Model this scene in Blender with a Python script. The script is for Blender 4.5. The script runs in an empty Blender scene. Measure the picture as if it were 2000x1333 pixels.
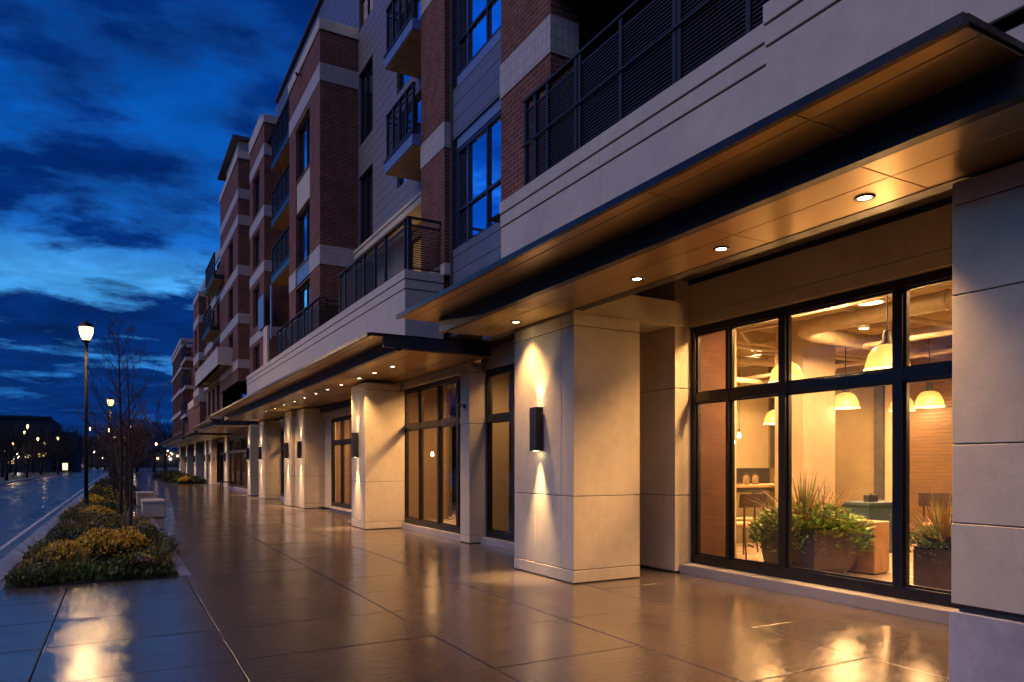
import bpy, math, random
from mathutils import Vector, Matrix
random.seed(11)
R = math.radians
rnd = random.random
SC = bpy.context.scene
COL = SC.collection
# ---------------------------------------------------------------- camera model (for measuring off the photograph)
F = 1387.0; TH = R(29.04); SN, CS = math.sin(TH), math.cos(TH); EYE = 1.6
def depth(px, X): return X / (SN + CS * (px - 1000) / F)
def Yp(px, X):
    u = (px - 1000) / F
    return depth(px, X) * (CS - SN * u)
def Zp(px, py, X): return EYE + (907 - py) * depth(px, X) / F
def gpos(px, d):
    u = (px - 1000) / F
    return d * (SN + CS * u), d * (CS - SN * u)

# ---------------------------------------------------------------- mesh builder
class MB:
    def __init__(s): s.v = []; s.f = []; s.m = []
    def face(s, pts, mi=0):
        n = len(s.v); s.v += [tuple(p) for p in pts]; s.f.append(tuple(range(n, n + len(pts)))); s.m.append(mi)
    def box(s, x0, x1, y0, y1, z0, z1, mi=0, M=None):
        n = len(s.v)
        P = [(x0,y0,z0),(x1,y0,z0),(x1,y1,z0),(x0,y1,z0),(x0,y0,z1),(x1,y0,z1),(x1,y1,z1),(x0,y1,z1)]
        if M is not None: P = [tuple(M @ Vector(p)) for p in P]
        s.v += P
        for q in ((0,3,2,1),(4,5,6,7),(0,1,5,4),(1,2,6,5),(2,3,7,6),(3,0,4,7)):
            s.f.append(tuple(n + i for i in q)); s.m.append(mi)
        return s
    def tube(s, pts, rad, n=8, mi=0, cap=True):
        pts = [Vector(p) for p in pts]
        if not hasattr(rad, '__len__'): rad = [rad] * len(pts)
        base = len(s.v); prev = None
        for i, p in enumerate(pts):
            t = (pts[min(i+1, len(pts)-1)] - pts[max(i-1, 0)]).normalized()
            a = Vector((0,0,1)) if abs(t.z) < .9 else Vector((1,0,0))
            if prev is not None and abs(prev.dot(t)) < .95: a = prev
            x = (a - t * a.dot(t)).normalized(); y = t.cross(x); prev = x
            for k in range(n):
                an = 2 * math.pi * k / n
                s.v.append(tuple(p + (x * math.cos(an) + y * math.sin(an)) * rad[i]))
        for i in range(len(pts) - 1):
            for k in range(n):
                a = base + i*n + k; b = base + i*n + (k+1) % n
                s.f.append((a, b, b + n, a + n)); s.m.append(mi)
        if cap:
            s.f.append(tuple(base + k for k in reversed(range(n)))); s.m.append(mi)
            e = base + (len(pts)-1)*n
            s.f.append(tuple(e + k for k in range(n))); s.m.append(mi)
        return s
    def lathe(s, prof, n=24, c=(0,0,0), mi=0, sx=1, sy=1):
        base = len(s.v)
        for r, z in prof:
            for k in range(n):
                a = 2*math.pi*k/n
                s.v.append((c[0] + r*sx*math.cos(a), c[1] + r*sy*math.sin(a), c[2] + z))
        for i in range(len(prof)-1):
            for k in range(n):
                a = base+i*n+k; b = base+i*n+(k+1) % n
                s.f.append((a, b, b+n, a+n)); s.m.append(mi)
        return s
    def leaf(s, p, d, L, w, mi=0, up=None):
        d = d.normalized(); a = up or Vector((rnd()-.5, rnd()-.5, rnd()+.2))
        x = d.cross(a)
        if x.length < 1e-4: x = Vector((1,0,0))
        x = x.normalized() * w * .5
        s.face([p, p + d*L*.5 + x, p + d*L, p + d*L*.5 - x], mi)
    def blade(s, p, d, L, w, droop, mi=0, seg=3):
        p = Vector(p); d = Vector(d).normalized(); x = d.cross(Vector((0,0,1)))
        x = (x.normalized() if x.length > 1e-3 else Vector((1,0,0)))
        n = len(s.v)
        for i in range(seg + 1):
            t = i / seg; ww = w * .5 * (1 - t**1.6) * (.6 + .8*min(1, t*2.5) if t < .4 else 1)
            ww = max(ww, .001)
            s.v += [tuple(p + x*ww), tuple(p - x*ww)]
            d = (d + Vector((0,0,-droop/seg))).normalized()
            p = p + d * L / seg
        for i in range(seg):
            a = n + 2*i
            s.f.append((a, a+1, a+3, a+2)); s.m.append(mi)
    def build(s, name, mats, parent=None, bevel=0, smooth=False, local=False, loc=None):
        me = bpy.data.meshes.new(name)
        me.from_pydata(s.v, [], s.f)
        if not isinstance(mats, (list, tuple)): mats = [mats]
        for m in mats: me.materials.append(M[m] if isinstance(m, str) else m)
        if len(mats) > 1: me.polygons.foreach_set('material_index', s.m)
        if smooth: me.polygons.foreach_set('use_smooth', [True]*len(me.polygons))
        me.update()
        o = bpy.data.objects.new(name, me); COL.objects.link(o)
        if loc: o.location = loc
        if parent is not None:
            o.parent = parent
            if not local and parent.type == 'EMPTY': o.matrix_parent_inverse = parent.matrix_basis.inverted()
        if bevel:
            b = o.modifiers.new('edge', 'BEVEL'); b.width = bevel; b.segments = 2; b.limit_method = 'ANGLE'; b.angle_limit = R(40)
        return o
def tag(o, label=None, cat=None, group=None, kind=None):
    if label: o['label'] = label
    if cat: o['category'] = cat
    if group: o['group'] = group
    if kind: o['kind'] = kind
    return o
def thing(name, label, cat, loc=(0,0,0), rz=0, group=None):
    o = bpy.data.objects.new(name, None); COL.objects.link(o)
    o.location = loc; o.rotation_euler = (0,0,rz); o.empty_display_size = .2
    return tag(o, label, cat, group)
def struct(name, mb, mats, **k):
    return tag(mb.build(name, mats, **k), kind='structure')
def copy_tree(o, parent=None):
    c = o.copy(); COL.objects.link(c)
    if parent is not None: c.parent = parent
    for ch in list(o.children): copy_tree(ch, c)
    return c
def lamp(name, kind, loc, power, color, parent=None, aim=None, angle=60, blend=.6, size=.03):
    l = bpy.data.lights.new(name, kind); l.energy = power; l.color = color
    if kind in ('SPOT', 'POINT'): l.shadow_soft_size = size
    if kind == 'SPOT': l.spot_size = R(angle); l.spot_blend = blend
    o = bpy.data.objects.new(name, l); COL.objects.link(o); o.location = loc
    if aim is not None: o.rotation_euler = Vector(aim).to_track_quat('-Z', 'Y').to_euler()
    if parent is not None: o.parent = parent
    return o
ORD = 'first second third fourth fifth sixth seventh eighth ninth tenth eleventh twelfth thirteenth fourteenth fifteenth sixteenth seventeenth eighteenth nineteenth twentieth'.split()

# ---------------------------------------------------------------- materials
M = {}
class NT:
    def __init__(s, name):
        m = bpy.data.materials.new(name); m.use_nodes = True
        s.m = m; s.t = m.node_tree; s.t.nodes.clear(); M[name] = m
    def n(s, typ, props=None, **inp):
        nd = s.t.nodes.new('ShaderNode' + typ)
        for k, v in (props or {}).items(): setattr(nd, k, v)
        for k, v in inp.items():
            key = int(k[1:]) if k[0] == '_' and k[1:].isdigit() else k.replace('_', ' ')
            s.put(nd.inputs[key], v)
        return nd
    def put(s, sock, v):
        if isinstance(v, bpy.types.NodeSocket): s.t.links.new(v, sock)
        elif isinstance(v, bpy.types.Node): s.t.links.new(v.outputs[0], sock)
        else:
            if sock.type == 'RGBA' and len(v) == 3: v = (*v, 1)
            sock.default_value = v
    def math(s, op, a, b=0.0, c=0.0): return s.n('Math', {'operation': op}, _0=a, _1=b, _2=c).outputs[0]
    def vmath(s, op, a, b=(0,0,0)): return s.n('VectorMath', {'operation': op}, _0=a, _1=b).outputs[0]
    def ramp(s, fac, stops, interp='LINEAR'):
        nd = s.n('ValToRGB', None, Fac=fac); cr = nd.color_ramp; cr.interpolation = interp
        while len(cr.elements) < len(stops): cr.elements.new(.5)
        for e, (p, c) in zip(cr.elements, stops):
            e.position = p; e.color = (*c, 1) if len(c) == 3 else c
        return nd.outputs[0]
    def mix(s, fac, a, b, blend='MIX'):
        nd = s.n('Mix', {'data_type': 'RGBA', 'blend_type': blend})
        s.put(nd.inputs[0], fac); s.put(nd.inputs[6], a); s.put(nd.inputs[7], b); return nd.outputs[2]
    def noise(s, vec, scale, detail=4, rough=.55, dist=0.0):
        return s.n('TexNoise', None, Vector=vec, Scale=scale, Detail=detail, Roughness=rough, Distortion=dist).outputs[0]
    def maprange(s, v, a, b, c, d, smooth=False):
        return s.n('MapRange', {'interpolation_type': 'SMOOTHSTEP' if smooth else 'LINEAR'}, Value=v, From_Min=a, From_Max=b, To_Min=c, To_Max=d).outputs[0]
    def pos(s): return s.n('NewGeometry').outputs['Position']
    def obj(s): return s.n('TexCoord').outputs['Object']
    def bump(s, h, strength=.3, dist=.02, normal=None):
        nd = s.n('Bump', None, Strength=strength, Distance=dist, Height=h)
        if normal is not None: s.put(nd.inputs['Normal'], normal)
        return nd.outputs[0]
    def wall_uv(s):
        g = s.n('NewGeometry'); n = s.n('SeparateXYZ', None, Vector=g.outputs['True Normal']); p = s.n('SeparateXYZ', None, Vector=g.outputs['Position'])
        u = s.math('ADD', s.math('MULTIPLY', p.outputs[0], s.math('ABSOLUTE', n.outputs[1])), s.math('MULTIPLY', p.outputs[1], s.math('ABSOLUTE', n.outputs[0])))
        return s.n('CombineXYZ', None, X=u, Y=p.outputs[2]).outputs[0], p
    def out(s, sh):
        o = s.n('OutputMaterial'); s.put(o.inputs[0], sh); return s.m
    def pbr(s, base, rough=.5, metal=0.0, normal=None, spec=.5, **k):
        nd = s.n('BsdfPrincipled', None, Base_Color=base, Roughness=rough, Metallic=metal)
        nd.inputs['Specular IOR Level'].default_value = spec
        if normal is not None: s.put(nd.inputs['Normal'], normal)
        for kk, v in k.items(): s.put(nd.inputs[kk.replace('_', ' ')], v)
        return nd.outputs[0]

def m_plain(name, c, rough=.5, metal=0.0, var=.25, scale=6, spec=.5, bump=0):
    t = NT(name); p = t.obj(); nz = t.noise(p, scale)
    col = t.mix(t.maprange(nz, .3, .7, 0, 1), tuple(x*(1-var) for x in c), tuple(min(1, x*(1+var)) for x in c))
    r = t.maprange(t.noise(p, scale*3), .3, .7, max(.02, rough-.08), min(1, rough+.08))
    nm = t.bump(t.noise(p, scale*14), bump, .01) if bump else None
    t.out(t.pbr(col, r, metal, nm, spec))
def m_stone(name, c, var=.13, rough=.62):
    t = NT(name); p = t.pos()
    big = t.noise(p, .9, 5); fine = t.noise(p, 45, 3)
    st = t.noise(t.vmath('MULTIPLY', p, (9, 9, .35)), 1, 3)
    st2 = t.noise(t.vmath('MULTIPLY', p, (2.2, 2.2, .18)), 1, 5, .6)
    mot = t.noise(p, 5.5, 5, .65)
    f = t.math('ADD', t.math('MULTIPLY', big, .4), t.math('ADD', t.math('MULTIPLY', st, .06), t.math('MULTIPLY', fine, .12)))
    f = t.math('ADD', f, t.math('ADD', t.math('MULTIPLY', st2, .10), t.math('MULTIPLY', mot, .32)))
    col = t.mix(t.maprange(f, .38, .64, 0, 1), tuple(x*(1-var*1.5) for x in c), tuple(x*(1+var) for x in c))
    pits = t.maprange(t.noise(p, 120, 2), .30, .36, 1, 0)
    col = t.mix(t.math('MULTIPLY', pits, .35), col, tuple(x*.55 for x in c))
    nm = t.bump(t.math('SUBTRACT', fine, pits), .12, .008)
    t.out(t.pbr(col, t.maprange(big, .3, .7, rough-.1, rough+.1), 0, nm, .4))
def m_brick(name, c1, c2, mortar, bw=.215, rh=.075, ms=.006):
    t = NT(name); uv, p = t.wall_uv()
    b = t.n('TexBrick', None, Vector=uv, Color1=c1, Color2=c2, Mortar=mortar, Scale=1.0, Mortar_Size=ms, Mortar_Smooth=.15, Brick_Width=bw, Row_Height=rh, Bias=-.1)
    nz = t.noise(t.pos(), 3, 4)
    col = t.mix(t.maprange(nz, .35, .65, 0, .55), b.outputs[0], tuple(x*.45 for x in c1))
    h = t.math('SUBTRACT', t.math('MULTIPLY', t.noise(t.pos(), 60, 3), .25), b.outputs[1])
    t.out(t.pbr(col, .8, 0, t.bump(h, .6, .008), .25))
def m_tile(name, c, w=.11, h=.17):
    t = NT(name); uv, p = t.wall_uv()
    b = t.n('TexBrick', {'offset': 0.0}, Vector=uv, Color1=c, Color2=tuple(x*.86 for x in c), Mortar=tuple(x*.45 for x in c), Scale=1.0, Mortar_Size=.005, Mortar_Smooth=.1, Brick_Width=w, Row_Height=h)
    nz = t.noise(t.pos(), 5, 4)
    col = t.mix(t.maprange(nz, .3, .7, 0, .3), b.outputs[0], tuple(x*.6 for x in c))
    t.out(t.pbr(col, .55, 0, t.bump(t.math('SUBTRACT', 1.0, b.outputs[1]), .4, .006), .4))
def m_siding(name, c, step=.26):
    t = NT(name); p = t.pos(); z = t.n('SeparateXYZ', None, Vector=p).outputs[2]
    fr = t.math('FRACT', t.math('DIVIDE', z, step))
    line = t.maprange(fr, .0, .07, 1, 0)
    nz = t.noise(t.vmath('MULTIPLY', p, (3, 3, 14)), 1, 4)
    col = t.mix(t.maprange(nz, .3, .7, 0, 1), tuple(x*.85 for x in c), tuple(x*1.12 for x in c))
    col = t.mix(line, col, tuple(x*.12 for x in c))
    t.out(t.pbr(col, .5, 0, t.bump(t.math('SUBTRACT', t.math('MULTIPLY', fr, .4), line), .7, .02), .4))
def m_soffit(name, c, rough=.33):
    t = NT(name); p = t.pos()
    nz = t.noise(t.vmath('MULTIPLY', p, (40, 1.2, 40)), 1, 3)
    pl = t.noise(p, .7, 2)
    col = t.mix(t.maprange(pl, .3, .7, 0, 1), tuple(x*.85 for x in c), tuple(x*1.1 for x in c))
    nm = None
    r = t.maprange(pl, .3, .7, rough-.02, rough+.03)
    t.out(t.pbr(col, r, .82, nm))
def m_glass_clear(name, tint=(.93,.9,.86), ior=1.5, rough=0.0, gain=1.0):
    t = NT(name)
    fr = t.n('Fresnel', None, IOR=ior).outputs[0]
    p = t.pos(); nm = t.bump(t.noise(p, 1.2, 1), .02, .05)
    f = t.math('MINIMUM', t.math('MULTIPLY', fr, 1.9*gain), 1.0)
    gl = t.n('BsdfGlossy', None, Color=(.95,.97,1), Roughness=rough, Normal=nm)
    tr = t.n('BsdfTransparent', None, Color=tint)
    t.out(t.n('MixShader', None, _0=f, _1=tr, _2=gl))
def m_glass_sky(name, refl=.55, tint=(.3,.33,.4)):
    t = NT(name)
    lw = t.n('LayerWeight', None, Blend=.35).outputs['Fresnel']
    f = t.maprange(lw, 0, 1, refl, 1)
    p = t.pos(); nm = t.bump(t.noise(p, .9, 1), .03, .06)
    gl = t.n('BsdfGlossy', None, Color=(.95,.97,1), Roughness=.015, Normal=nm)
    tr = t.n('BsdfTransparent', None, Color=tint)
    t.out(t.n('MixShader', None, _0=f, _1=tr, _2=gl))
def m_emit(name, c, s):
    t = NT(name); t.out(t.n('Emission', None, Color=c, Strength=s))
def m_leaf(name, c1, c2, c3=None, trans=.25, scale=9):
    t = NT(name); p = t.obj(); nz = t.noise(p, scale, 3)
    st = [(.32, c1), (.6, c2)]
    if c3: st.append((.72, c3))
    col = t.ramp(nz, st)
    d = t.pbr(col, .45, 0, None, .4)
    tl = t.n('BsdfTranslucent', None, Color=col)
    t.out(t.n('MixShader', None, _0=trans, _1=d, _2=tl))

m_stone('limestone', (.53,.455,.325)); m_stone('limestone_band', (.48,.415,.335)); m_stone('granite_base', (.36,.345,.345), .2)
m_stone('sill_stone', (.30,.28,.265)); m_plain('joint_dark', (.03,.027,.025), .8)
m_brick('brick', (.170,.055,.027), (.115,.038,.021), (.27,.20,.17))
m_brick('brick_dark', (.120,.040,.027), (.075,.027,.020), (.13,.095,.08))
m_tile('tile_band', (.44,.385,.34))
m_siding('siding', (.165,.155,.165)); m_siding('siding_blue', (.11,.125,.17), .30); m_plain('siding_trim', (.045,.045,.055), .5)
m_soffit('bronze_soffit', (.44,.29,.115), .30); m_soffit('bronze_dark', (.26,.17,.085), .4)
m_plain('bronze_trim', (.020,.017,.016), .38, .6); m_plain('black_metal', (.007,.0068,.007), .55, .1, scale=3)
m_plain('frame_metal', (.018,.016,.016), .35, .4); m_plain('frame_blue', (.018,.022,.034), .4, .2)
m_plain('panel_blue', (.11,.17,.32), .5, 0, var=.04, scale=2); m_plain('balcony_soffit', (.38,.235,.12), .6)
m_plain('dark_void', (.010,.009,.010), .8); m_plain('recess_brown', (.10,.07,.045), .6)
m_glass_clear('shop_glass', gain=.45); m_glass_sky('sky_glass', .72); m_glass_sky('dim_glass', .22, (.5,.5,.52))
m_plain('curtain', (.42,.36,.28), .9, var=.3, scale=20); m_plain('curtain_pale', (.5,.52,.56), .9, var=.2, scale=14)
WARM = (1.0, .55, .22); WARM2 = (1.0, .63, .30)
m_emit('lens_glow', (1, .80, .50), 30); m_emit('bulb_glow', (1, .74, .38), 16)
def m_lantern():
    t = NT('lantern_glow')
    t.out(t.n('AddShader', None, _0=t.n('Emission', None, Color=(1,.60,.26), Strength=1.8), _1=t.n('BsdfTransparent', None, Color=(.8,.78,.74))))
m_lantern()
m_emit('lit_room', (1, .66, .32), .9); m_emit('lit_room_strong', (1, .62, .26), 1.5); m_emit('far_glow', (1, .60, .28), 6); m_emit('far_glow_white', (1, .88, .72), 9); m_emit('poster_glow', (1, .78, .52), 1.6)
m_emit('lit_room_pale', (1, .80, .58), 2.6)
# ---- ground materials
def m_pavement():
    t = NT('wet_paving'); p = t.pos(); g = t.n('ObjectInfo')
    big = t.noise(p, .55, 5, .6); mid = t.noise(p, 3.5, 5, .6); fine = t.noise(p, 70, 3)
    col = t.mix(t.maprange(t.math('ADD', t.math('MULTIPLY', big, .6), t.math('MULTIPLY', mid, .4)), .38, .62, 0, 1), (.070,.055,.043), (.155,.121,.090))
    col = t.mix(t.maprange(fine, .3, .7, 0, .25), col, (.05,.04,.034))
    pud = t.maprange(t.math('ADD', t.math('MULTIPLY', big, .75), t.math('MULTIPLY', mid, .25)), .44, .60, 0, 1, True)
    col = t.mix(t.math('MULTIPLY', pud, .3), col, (.045,.036,.030))
    stain = t.maprange(t.noise(p, 1.7, 6, .7), .58, .66, 0, .35, True)
    col = t.mix(stain, col, (.05,.04,.033))
    rough = t.math('ADD', t.maprange(pud, 0, 1, .125, .055), t.maprange(fine, .3, .7, -.015, .025))
    strk = t.noise(t.vmath('MULTIPLY', p, (4.5, 17, 1)), 1, 4, .65)
    rip = t.noise(p, 15, 3); gr = t.noise(p, 160, 2)
    h = t.math('ADD', t.math('ADD', t.math('MULTIPLY', fine, .42), t.math('MULTIPLY', gr, .22)), t.math('ADD', t.math('MULTIPLY', rip, .8), t.math('MULTIPLY', strk, 1.0)))
    nm = t.n('Bump', None, Strength=t.maprange(pud, 0, 1, .21, .12), Distance=.011, Height=h).outputs[0]
    t.out(t.pbr(col, rough, 0, nm, .8))
def m_asphalt():
    t = NT('wet_asphalt'); p = t.pos()
    tr = t.noise(t.vmath('MULTIPLY', p, (1.6, .05, 1)), 1, 4, .6); big = t.noise(p, .4, 5); fine = t.noise(p, 90, 3); mid = t.noise(p, 8, 4)
    col = t.mix(t.maprange(big, .3, .7, 0, 1), (.022,.023,.027), (.05,.05,.055))
    rough = t.maprange(t.math('ADD', t.math('MULTIPLY', tr, .6), t.math('MULTIPLY', big, .4)), .38, .62, .16, .36)
    t.out(t.pbr(col, t.math('ADD', rough, t.maprange(fine, .3, .7, -.03, .06)), 0, None, .6))
m_pavement(); m_asphalt()
m_plain('kerb_stone', (.20,.20,.21), .34, 0, .2, 2, .5, .03); m_plain('grout', (.03,.026,.022), .6); m_plain('far_ground', (.02,.021,.02), .55)
m_plain('soil', (.022,.015,.010), .9, 0, .4, 20, .3, .4); m_plain('island_grass', (.035,.06,.012), .8, 0, .4, 3)
m_plain('road_line', (.42,.42,.40), .35, 0, .3, 8)

# ---- setting
b = MB(); b.face([(-900,-300,-.30),(900,-300,-.30),(900,1800,-.30),(-900,1800,-.30)]); struct('ground', b, 'far_ground')
b = MB(); b.face([(-8.6,-40,-.12),(-1.72,-40,-.12),(-1.72,600,-.12),(-8.6,600,-.12)]); struct('road', b, 'wet_asphalt')
b = MB()
for x in (-5.2,):
    y = -10
    while y < 260:
        b.face([(x-.05,y,-.114),(x+.05,y,-.114),(x+.05,y+3,-.114),(x-.05,y+3,-.114)]); y += 9
b.face([(-2.12,-10,-.114),(-2.03,-10,-.114),(-2.03,280,-.114),(-2.12,280,-.114)])
struct('road_markings', b, 'road_line')
b = MB(); b.face([(-60,20,-.125),(-11.6,20,-.125),(-11.6,420,-.125),(-60,420,-.125)]); struct('parking_lot', b, 'wet_asphalt')
b = MB(); y = -20
while y < 260:
    b.box(-1.72, -1.40, y+.006, y+2.994, -.3, .006 + (rnd()-.5)*.004)
    y += 3
struct('kerb', b, 'kerb_stone', bevel=.02)
b = MB(); b.box(-1.405, -1.30, 11.1, 130, -.3, -.02); b.box(.78, .93, 11.12, 130, -.3, .012); struct('bed_edging', b, 'kerb_stone', bevel=.012)
b = MB(); b.face([(-1.4,11.1,-.03),(.8,11.1,-.03),(.8,130,-.03),(-1.4,130,-.03)]); struct('bed_soil', b, 'soil')
b = MB(); y = -20
for k in range(70):
    b.box(-8.95, -8.62, y+.006, y+3.994, -.3, .01); y += 4
struct('far_kerb', b, 'kerb_stone', bevel=.02)
b = MB(); b.face([(-11.6,-20,-.01),(-8.94,-20,-.01),(-8.94,400,-.01),(-11.6,400,-.01)]); struct('grass_verge', b, 'island_grass')

# paving: laid slab by slab so that every slab catches the light on its own
b = MB(); b.face([(-1.38,-20,-.028),(9,-20,-.028),(9,180,-.028),(-1.38,180,-.028)]); struct('paving_bed', b, 'grout')
b = MB(); g = .006
XJ = [-1.39, -.57, .84, 2.58, 4.02, 5.42, 7.6]
def slab(x0,x1,y0,y1):
    dx, dy, dz = (rnd()-.5)*.0030, (rnd()-.5)*.0024, (rnd()-.5)*.003
    P = []
    for (x,y) in ((x0+g,y0+g),(x1-g,y0+g),(x1-g,y1-g),(x0+g,y1-g)):
        P.append((x, y, dz + (x-(x0+x1)/2)*dx + (y-(y0+y1)/2)*dy))
    n = len(b.v); b.v += [(p[0],p[1],-.05) for p in P] + P
    for q in ((4,5,6,7),(0,1,5,4),(1,2,6,5),(2,3,7,6),(3,0,4,7)): b.f.append(tuple(n+i for i in q)); b.m.append(0)
YJ = [1.22*k + .05 for k in range(-9, 110)]
for i in range(len(XJ)-1):
    x0, x1 = XJ[i], XJ[i+1]
    step = 1 if x1 < 4.5 else 2
    if x0 >= 5.4: step = 2
    j = 0 if i != 5 else 1
    while j + step < len(YJ):
        y0, y1 = YJ[j], YJ[j+step]; j += step
        if x1 < .9 and y1 > 11.1: continue
        slab(x0, x1, y0, y1)
struct('pavement', b, 'wet_paving', bevel=.004)
# the bed starts where the cross joint lies; a paved bay for the benches is let into its edge
b = MB(); b.box(.30, .775, 21.6, 33.5, -.2, .004); struct('bench_paving', b, 'wet_paving', bevel=.01)

# ================================================================ the long apartment building
BLD = thing('apartment_building', 'long brick and limestone apartment building with lit shopfronts under bronze canopies', 'building', (6.5, 20, 0))
def part(name, mb, mats, parent=None, **k): return mb.build(name, mats, parent or BLD, **k)

def wall_holes(mb, X, y0, y1, z0, z1, holes, dep=.16, mi=0, back=True):
    ys = sorted({y0, y1, *[h[0] for h in holes], *[h[1] for h in holes]}); zs = sorted({z0, z1, *[h[2] for h in holes], *[h[3] for h in holes]})
    ys = [y for y in ys if y0 <= y <= y1]; zs = [z for z in zs if z0 <= z <= z1]
    def hole(y, z): return any(h[0] < y < h[1] and h[2] < z < h[3] for h in holes)
    for i in range(len(ys)-1):
        for j in range(len(zs)-1):
            a, c, d, e = ys[i], ys[i+1], zs[j], zs[j+1]
            if not hole((a+c)/2, (d+e)/2):
                mb.face([(X,c,d),(X,a,d),(X,a,e),(X,c,e)], mi)
    for (a, c, d, e) in holes:
        D = X + dep
        mb.face([(X,a,d),(D,a,d),(D,a,e),(X,a,e)], mi); mb.face([(X,c,e),(D,c,e),(D,c,d),(X,c,d)], mi)
        mb.face([(X,a,d),(X,c,d),(D,c,d),(D,a,d)], mi); mb.face([(X,a,e),(D,a,e),(D,c,e),(X,c,e)], mi)
def frame_bars(mb, X, D, y0, y1, z0, z1, fw, my=(), mz=(), mw=None):
    mw = mw or fw*.7
    mb.box(X, X+D, y0, y0+fw, z0, z1); mb.box(X, X+D, y1-fw, y1, z0, z1)
    mb.box(X+.003, X+D-.003, y0+fw, y1-fw, z0, z0+fw); mb.box(X+.003, X+D-.003, y0+fw, y1-fw, z1-fw, z1)
    for y in my: mb.box(X+.002, X+D-.002, y-mw/2, y+mw/2, z0+fw, z1-fw)
    for z in mz: mb.box(X+.006, X+D-.006, y0+fw, y1-fw, z-mw/2, z+mw/2)
def window(X, y0, y1, z0, z1, my=(), mz=(), fw=.06, glass='sky_glass', mat='frame_metal', curtain=None, lit=None, D=.07, sill=False):
    mb = MB(); frame_bars(mb, X, D, y0, y1, z0, z1, fw, my, mz); w = part('window', mb, mat)
    mb = MB(); xg = X + D*.6; mb.face([(xg,y1-.01,z0+.01),(xg,y0+.01,z0+.01),(xg,y0+.01,z1-.01),(xg,y1-.01,z1-.01)]); part('pane', mb, glass, w)
    mb = MB(); a = X+D+.01; e = a+.7
    mb.face([(e,y1,z0),(e,y0,z0),(e,y0,z1),(e,y1,z1)])
    mb.face([(a,y0,z0),(e,y0,z0),(e,y0,z1),(a,y0,z1)], 1); mb.face([(a,y1,z0),(e,y1,z0),(e,y1,z1),(a,y1,z1)], 1)
    mb.face([(a,y0,z0),(a,y1,z0),(e,y1,z0),(e,y0,z0)], 1); mb.face([(a,y0,z1),(e,y0,z1),(e,y1,z1),(a,y1,z1)], 1)
    part('room', mb, [lit or 'dark_void', 'curtain' if lit else 'dark_void'], w)
    if curtain:
        mb = MB(); xc = X+D+.12; w_ = (y1-y0)
        n = 26; ya, yb = y0 + curtain[0]*w_, y0 + curtain[1]*w_
        for k in range(n):
            p, q = ya + (yb-ya)*k/n, ya + (yb-ya)*(k+1)/n
            o1, o2 = .02*math.sin(k*2.1), .02*math.sin((k+1)*2.1)
            mb.face([(xc+o2,q,z0+.03),(xc+o1,p,z0+.03),(xc+o1,p,z1-.03),(xc+o2,q,z1-.03)])
        part('curtain', mb, curtain[2], w)
    if sill:
        mb = MB(); mb.box(X-.10, X-.002, y0-.03, y1+.03, z0-.10, z0-.003); part('sill', mb, 'limestone_band', w)
    return w
def pillar(x0, x1, y0, y1, z1, joints, vj=(), base=.18, cap=.17, name='pillar', mats=('limestone','joint_dark'), z0=0.0):
    mb = MB(); e = .012
    mb.box(x0+e, x1, y0+e, y1-e, z0, z1-.01, 1)
    zs = [z0+.012, z0+base] + [z for z in joints if z > z0] + ([z1-cap] if cap else []) + [z1]
    ys = [y0] + sorted(vj) + [y1]
    for i in range(len(zs)-1):
        yy = ys if i not in (0,) else [y0, y1]
        for j in range(len(yy)-1):
            pr = .004 if i == 0 else 0
            hj = .003 if (0 < j) else 0
            hk = .003 if (j < len(yy)-2) else 0
            mb.box(x0-pr, x1+.001, yy[j]+hj-(pr if j == 0 else 0), yy[j+1]-hk+(pr if j == len(yy)-2 else 0), zs[i]+.004, zs[i+1]-.004, 0)
    return part(name, mb, list(mats), bevel=.006)
def band(x0, x1, y0, y1, z0, z1, grooves, vstep=2.4, name='stone_band', mat='limestone_band', seed=0):
    mb = MB(); e = .02
    mb.box(x0+e, x1, y0+e, y1-e, z0, z1-.012, 1)
    zs = [z0] + list(grooves) + [z1]
    for i in range(len(zs)-1):
        off = -.018 if i == len(zs)-2 else (-.008 if i == len(zs)-3 else 0)
        n = max(1, round((y1-y0)/vstep))
        for k in range(n):
            a, c = y0 + (y1-y0)*k/n, y0 + (y1-y0)*(k+1)/n
            mb.box(x0+off, x1+.001, a + (.002 if k else off), c - (.002 if k < n-1 else off), zs[i]+(.009 if i else 0), zs[i+1]-(.009 if i < len(zs)-2 else 0), 0)
    return part(name, mb, [mat, 'joint_dark'], bevel=.006)
def railing(p0, p1, z0, h, posts, bars=14, cap=True, parent=None, name='railing', mid=False):
    p0 = Vector((*p0, 0)); p1 = Vector((*p1, 0)); L = (p1-p0).length; d = (p1-p0).normalized(); ang = math.atan2(d.y, d.x)
    mb = MB(); Mx = Matrix.Translation((p0.x, p0.y, 0)) @ Matrix.Rotation(ang, 4, 'Z')
    for s in posts:
        s = s*L
        mb.box(s-.028, s+.028, -.03, .03, z0, z0+h-.03, 0, Mx)
    mb.box(-.03, L+.03, -.045, .045, z0+h-.028, z0+h, 0, Mx)
    mb.box(-.02, L+.02, -.018, .018, z0+.06, z0+.09, 0, Mx)
    mb.box(-.02, L+.02, -.018, .018, z0+h-.17, z0+h-.145, 0, Mx)
    for k in range(bars):
        z = z0+.12 + (h-.31)*k/(bars-1)
        mb.box(0, L, -.008, .008, z-.0075, z+.0075, 0, Mx)
    if mid: mb.box(-.06, L+.02, -.05, -.032, z0+h*.5-.012, z0+h*.5+.012, 0, Mx)
    return part(name, mb, 'black_metal', parent)
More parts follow.
